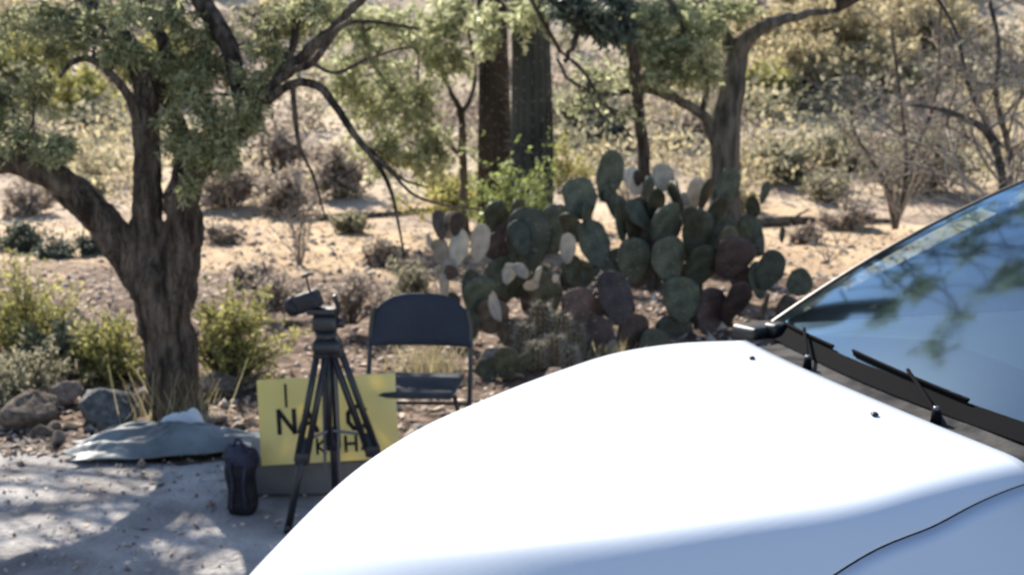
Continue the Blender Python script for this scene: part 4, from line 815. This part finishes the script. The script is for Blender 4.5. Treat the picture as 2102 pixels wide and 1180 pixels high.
for sg_ in (-1, 1):
    mb = MB(); q = GL(sg_*1.012+0*v, v)-[0, 0, .012]; mb.tube(q, .013, 8); mb.build('pillar', M_rub, cr)
# roof and rear
P = []
for k in range(12):
    w__ = k/11; a = -.955-1.5*w__; bb = np.linspace(-.60, .60, 24); P.append(carr(a+.065*(1-(bb/.6)**2)*(1-w__), bb, 1.405+.05*math.sin(w__*2.6)+.03*(1-(bb/.6)**4)))
mb = MB(); mb.grid(np.array(P)); mb.build('roof', M_white, cr)
for sg_ in (-1, 1):
    mb = MB(); mb.grid(np.array([[car(-.16, sg_*.75, 1.0), car(-.94, sg_*.60, 1.40)], [car(-1.2, sg_*.75, 1.0), car(-1.2, sg_*.60, 1.43)], [car(-2.2, sg_*.74, 1.0), car(-2.1, sg_*.60, 1.43)], [car(-2.9, sg_*.72, 1.0), car(-2.45, sg_*.60, 1.42)]])); mb.build('side_window', M_glass, cr)
    mb = MB(); mb.tube([car(-1.25, sg_*.75, 1.0), car(-1.25, sg_*.60, 1.42)], .025, 8); mb.build('pillar', M_white, cr)
    m1 = car(-.42 if sg_ > 0 else -.72, sg_*.93, 1.03); R = Matrix.Rotation(math.atan2(F_[1], F_[0]), 3, 'Z'); mb = MB(); mb.box(m1, (.10, .17, .12), R, bev=.035); mb.tube([car(-.40 if sg_ > 0 else -.70, sg_*.80, .99), m1], .02, 8); mb.build('side_mirror', M_white, cr)
mb = MB(); mb.grid(np.array([[car(-2.44, -.6, 1.43), car(-2.44, .6, 1.43)], [car(-3.0, -.7, 1.0), car(-3.0, .7, 1.0)]])); mb.build('rear_window', M_glass, cr)
mb = MB(); mb.grid(np.array([[car(-3.0, -.7, 1.0), car(-3.0, .7, 1.0)], [car(-3.3, -.75, .95), car(-3.3, .75, .95)], [car(-3.33, -.8, .3), car(-3.33, .8, .3)]])); mb.build('tailgate', M_white, cr)
# interior
M_dash = mat('dark_dashboard', (.02, .022, .025), (.035, .037, .04), scale=10, rough=.75)
P = []
for (a, z) in ((-.10, .965), (-.35, .985), (-.55, .99), (-.66, .95), (-.70, .75), (-.72, .4)): bb = np.linspace(-.68, .68, 12); P.append(carr(a+.08*(1-(bb/.68)**2), bb, z+0*bb))
mb = MB(); mb.grid(np.array(P)); mb.build('dashboard', M_dash, cr)
for b_ in (-.36, .36):
    mb = MB(); R = Matrix.Rotation(math.atan2(F_[1], F_[0]), 3, 'Z') @ Matrix.Rotation(.25, 3, 'Y'); mb.box(car(-1.35, b_, .85), (.14, .48, .62), R, bev=.05); mb.box(car(-1.42, b_, 1.22), (.09, .26, .17), R, bev=.04); mb.box(car(-1.05, b_, .52), (.5, .48, .14), bev=.04); mb.build('seat', M_dash, cr)
mb = MB(); c = car(-.72, .36, .98); th = np.linspace(0, 2*math.pi, 29); N3 = np.array([N_[0], N_[1], 0]); U3 = np.array([-F_[0]*.4, -F_[1]*.4, .9])
mb.tube([c+(N3*math.cos(q)+U3*math.sin(q))*.18 for q in th], .013, 8); mb.build('steering_wheel', M_dash, cr)
mb = MB(); mb.box(car(-1.6, 0, .32), (3.3, 1.4, .1), Matrix.Rotation(math.atan2(F_[1], F_[0]), 3, 'Z')); mb.build('floor_pan', M_trim, cr)
# wipers
def wiper(b0, b1, v0, v1, piv):
    n = 12; q = np.linspace(0, 1, n); P = np.array([GL(b0+(b1-b0)*k, v0+(v1-v0)*k) for k in q])+[0, 0, .012]
    mb = MB(); mb.tube(P+[0, 0, .0], .004, 6); mb.grid(np.stack([P, P-[0, 0, .014]], 1)); r = mb.build('wiper', M_frit, cr)
    mid = P[n//2]+[0, 0, .012]; pv = car(*piv); mb = MB(); mb.tube(smooth_path([pv+[0, 0, .01], pv+(mid-pv)*.4+[0, 0, .008], mid], 10), [.0045]*10, 6); mb.tube([pv-[0, 0, .01], pv+[0, 0, .018]], [.012, .009], 14); mb.build('wiper_arm', M_frit, r)
    mb = MB(); mb.tube([pv+[0, 0, .018], pv+[0, 0, .026]], [.007, .006], 10); mb.build('nut', M_alu, r)
wiper(-.22, .40, .055, .04, (.03, .30, 1.0)); wiper(-.92, -.34, .045, .045, (.04, -.22, 1.0))
mb = MB(); mb.box(car(-.055, -.665, 1.002), (.14, .10, .035), Matrix.Rotation(math.atan2(F_[1], F_[0])+.3, 3, 'Z'), bev=.012); mb.box(car(-.08, -.62, 1.012), (.06, .05, .035), Matrix.Rotation(.6, 3, 'Z'), bev=.01); mb.build('cowl_corner', M_rub, cr)
mb = MB(); mb.box(car(-.055, .665, 1.002), (.14, .10, .035), Matrix.Rotation(math.atan2(F_[1], F_[0])-.3, 3, 'Z'), bev=.012); mb.build('cowl_corner', M_rub, cr)
# washer nozzles
for b_ in (-.28, .28): mb = MB(); mb.box(carr(.16, b_, float(HZ(.16, b_))+.004), (.014, .018, .007), bev=.003); mb.build('washer_nozzle', M_rub, cr)
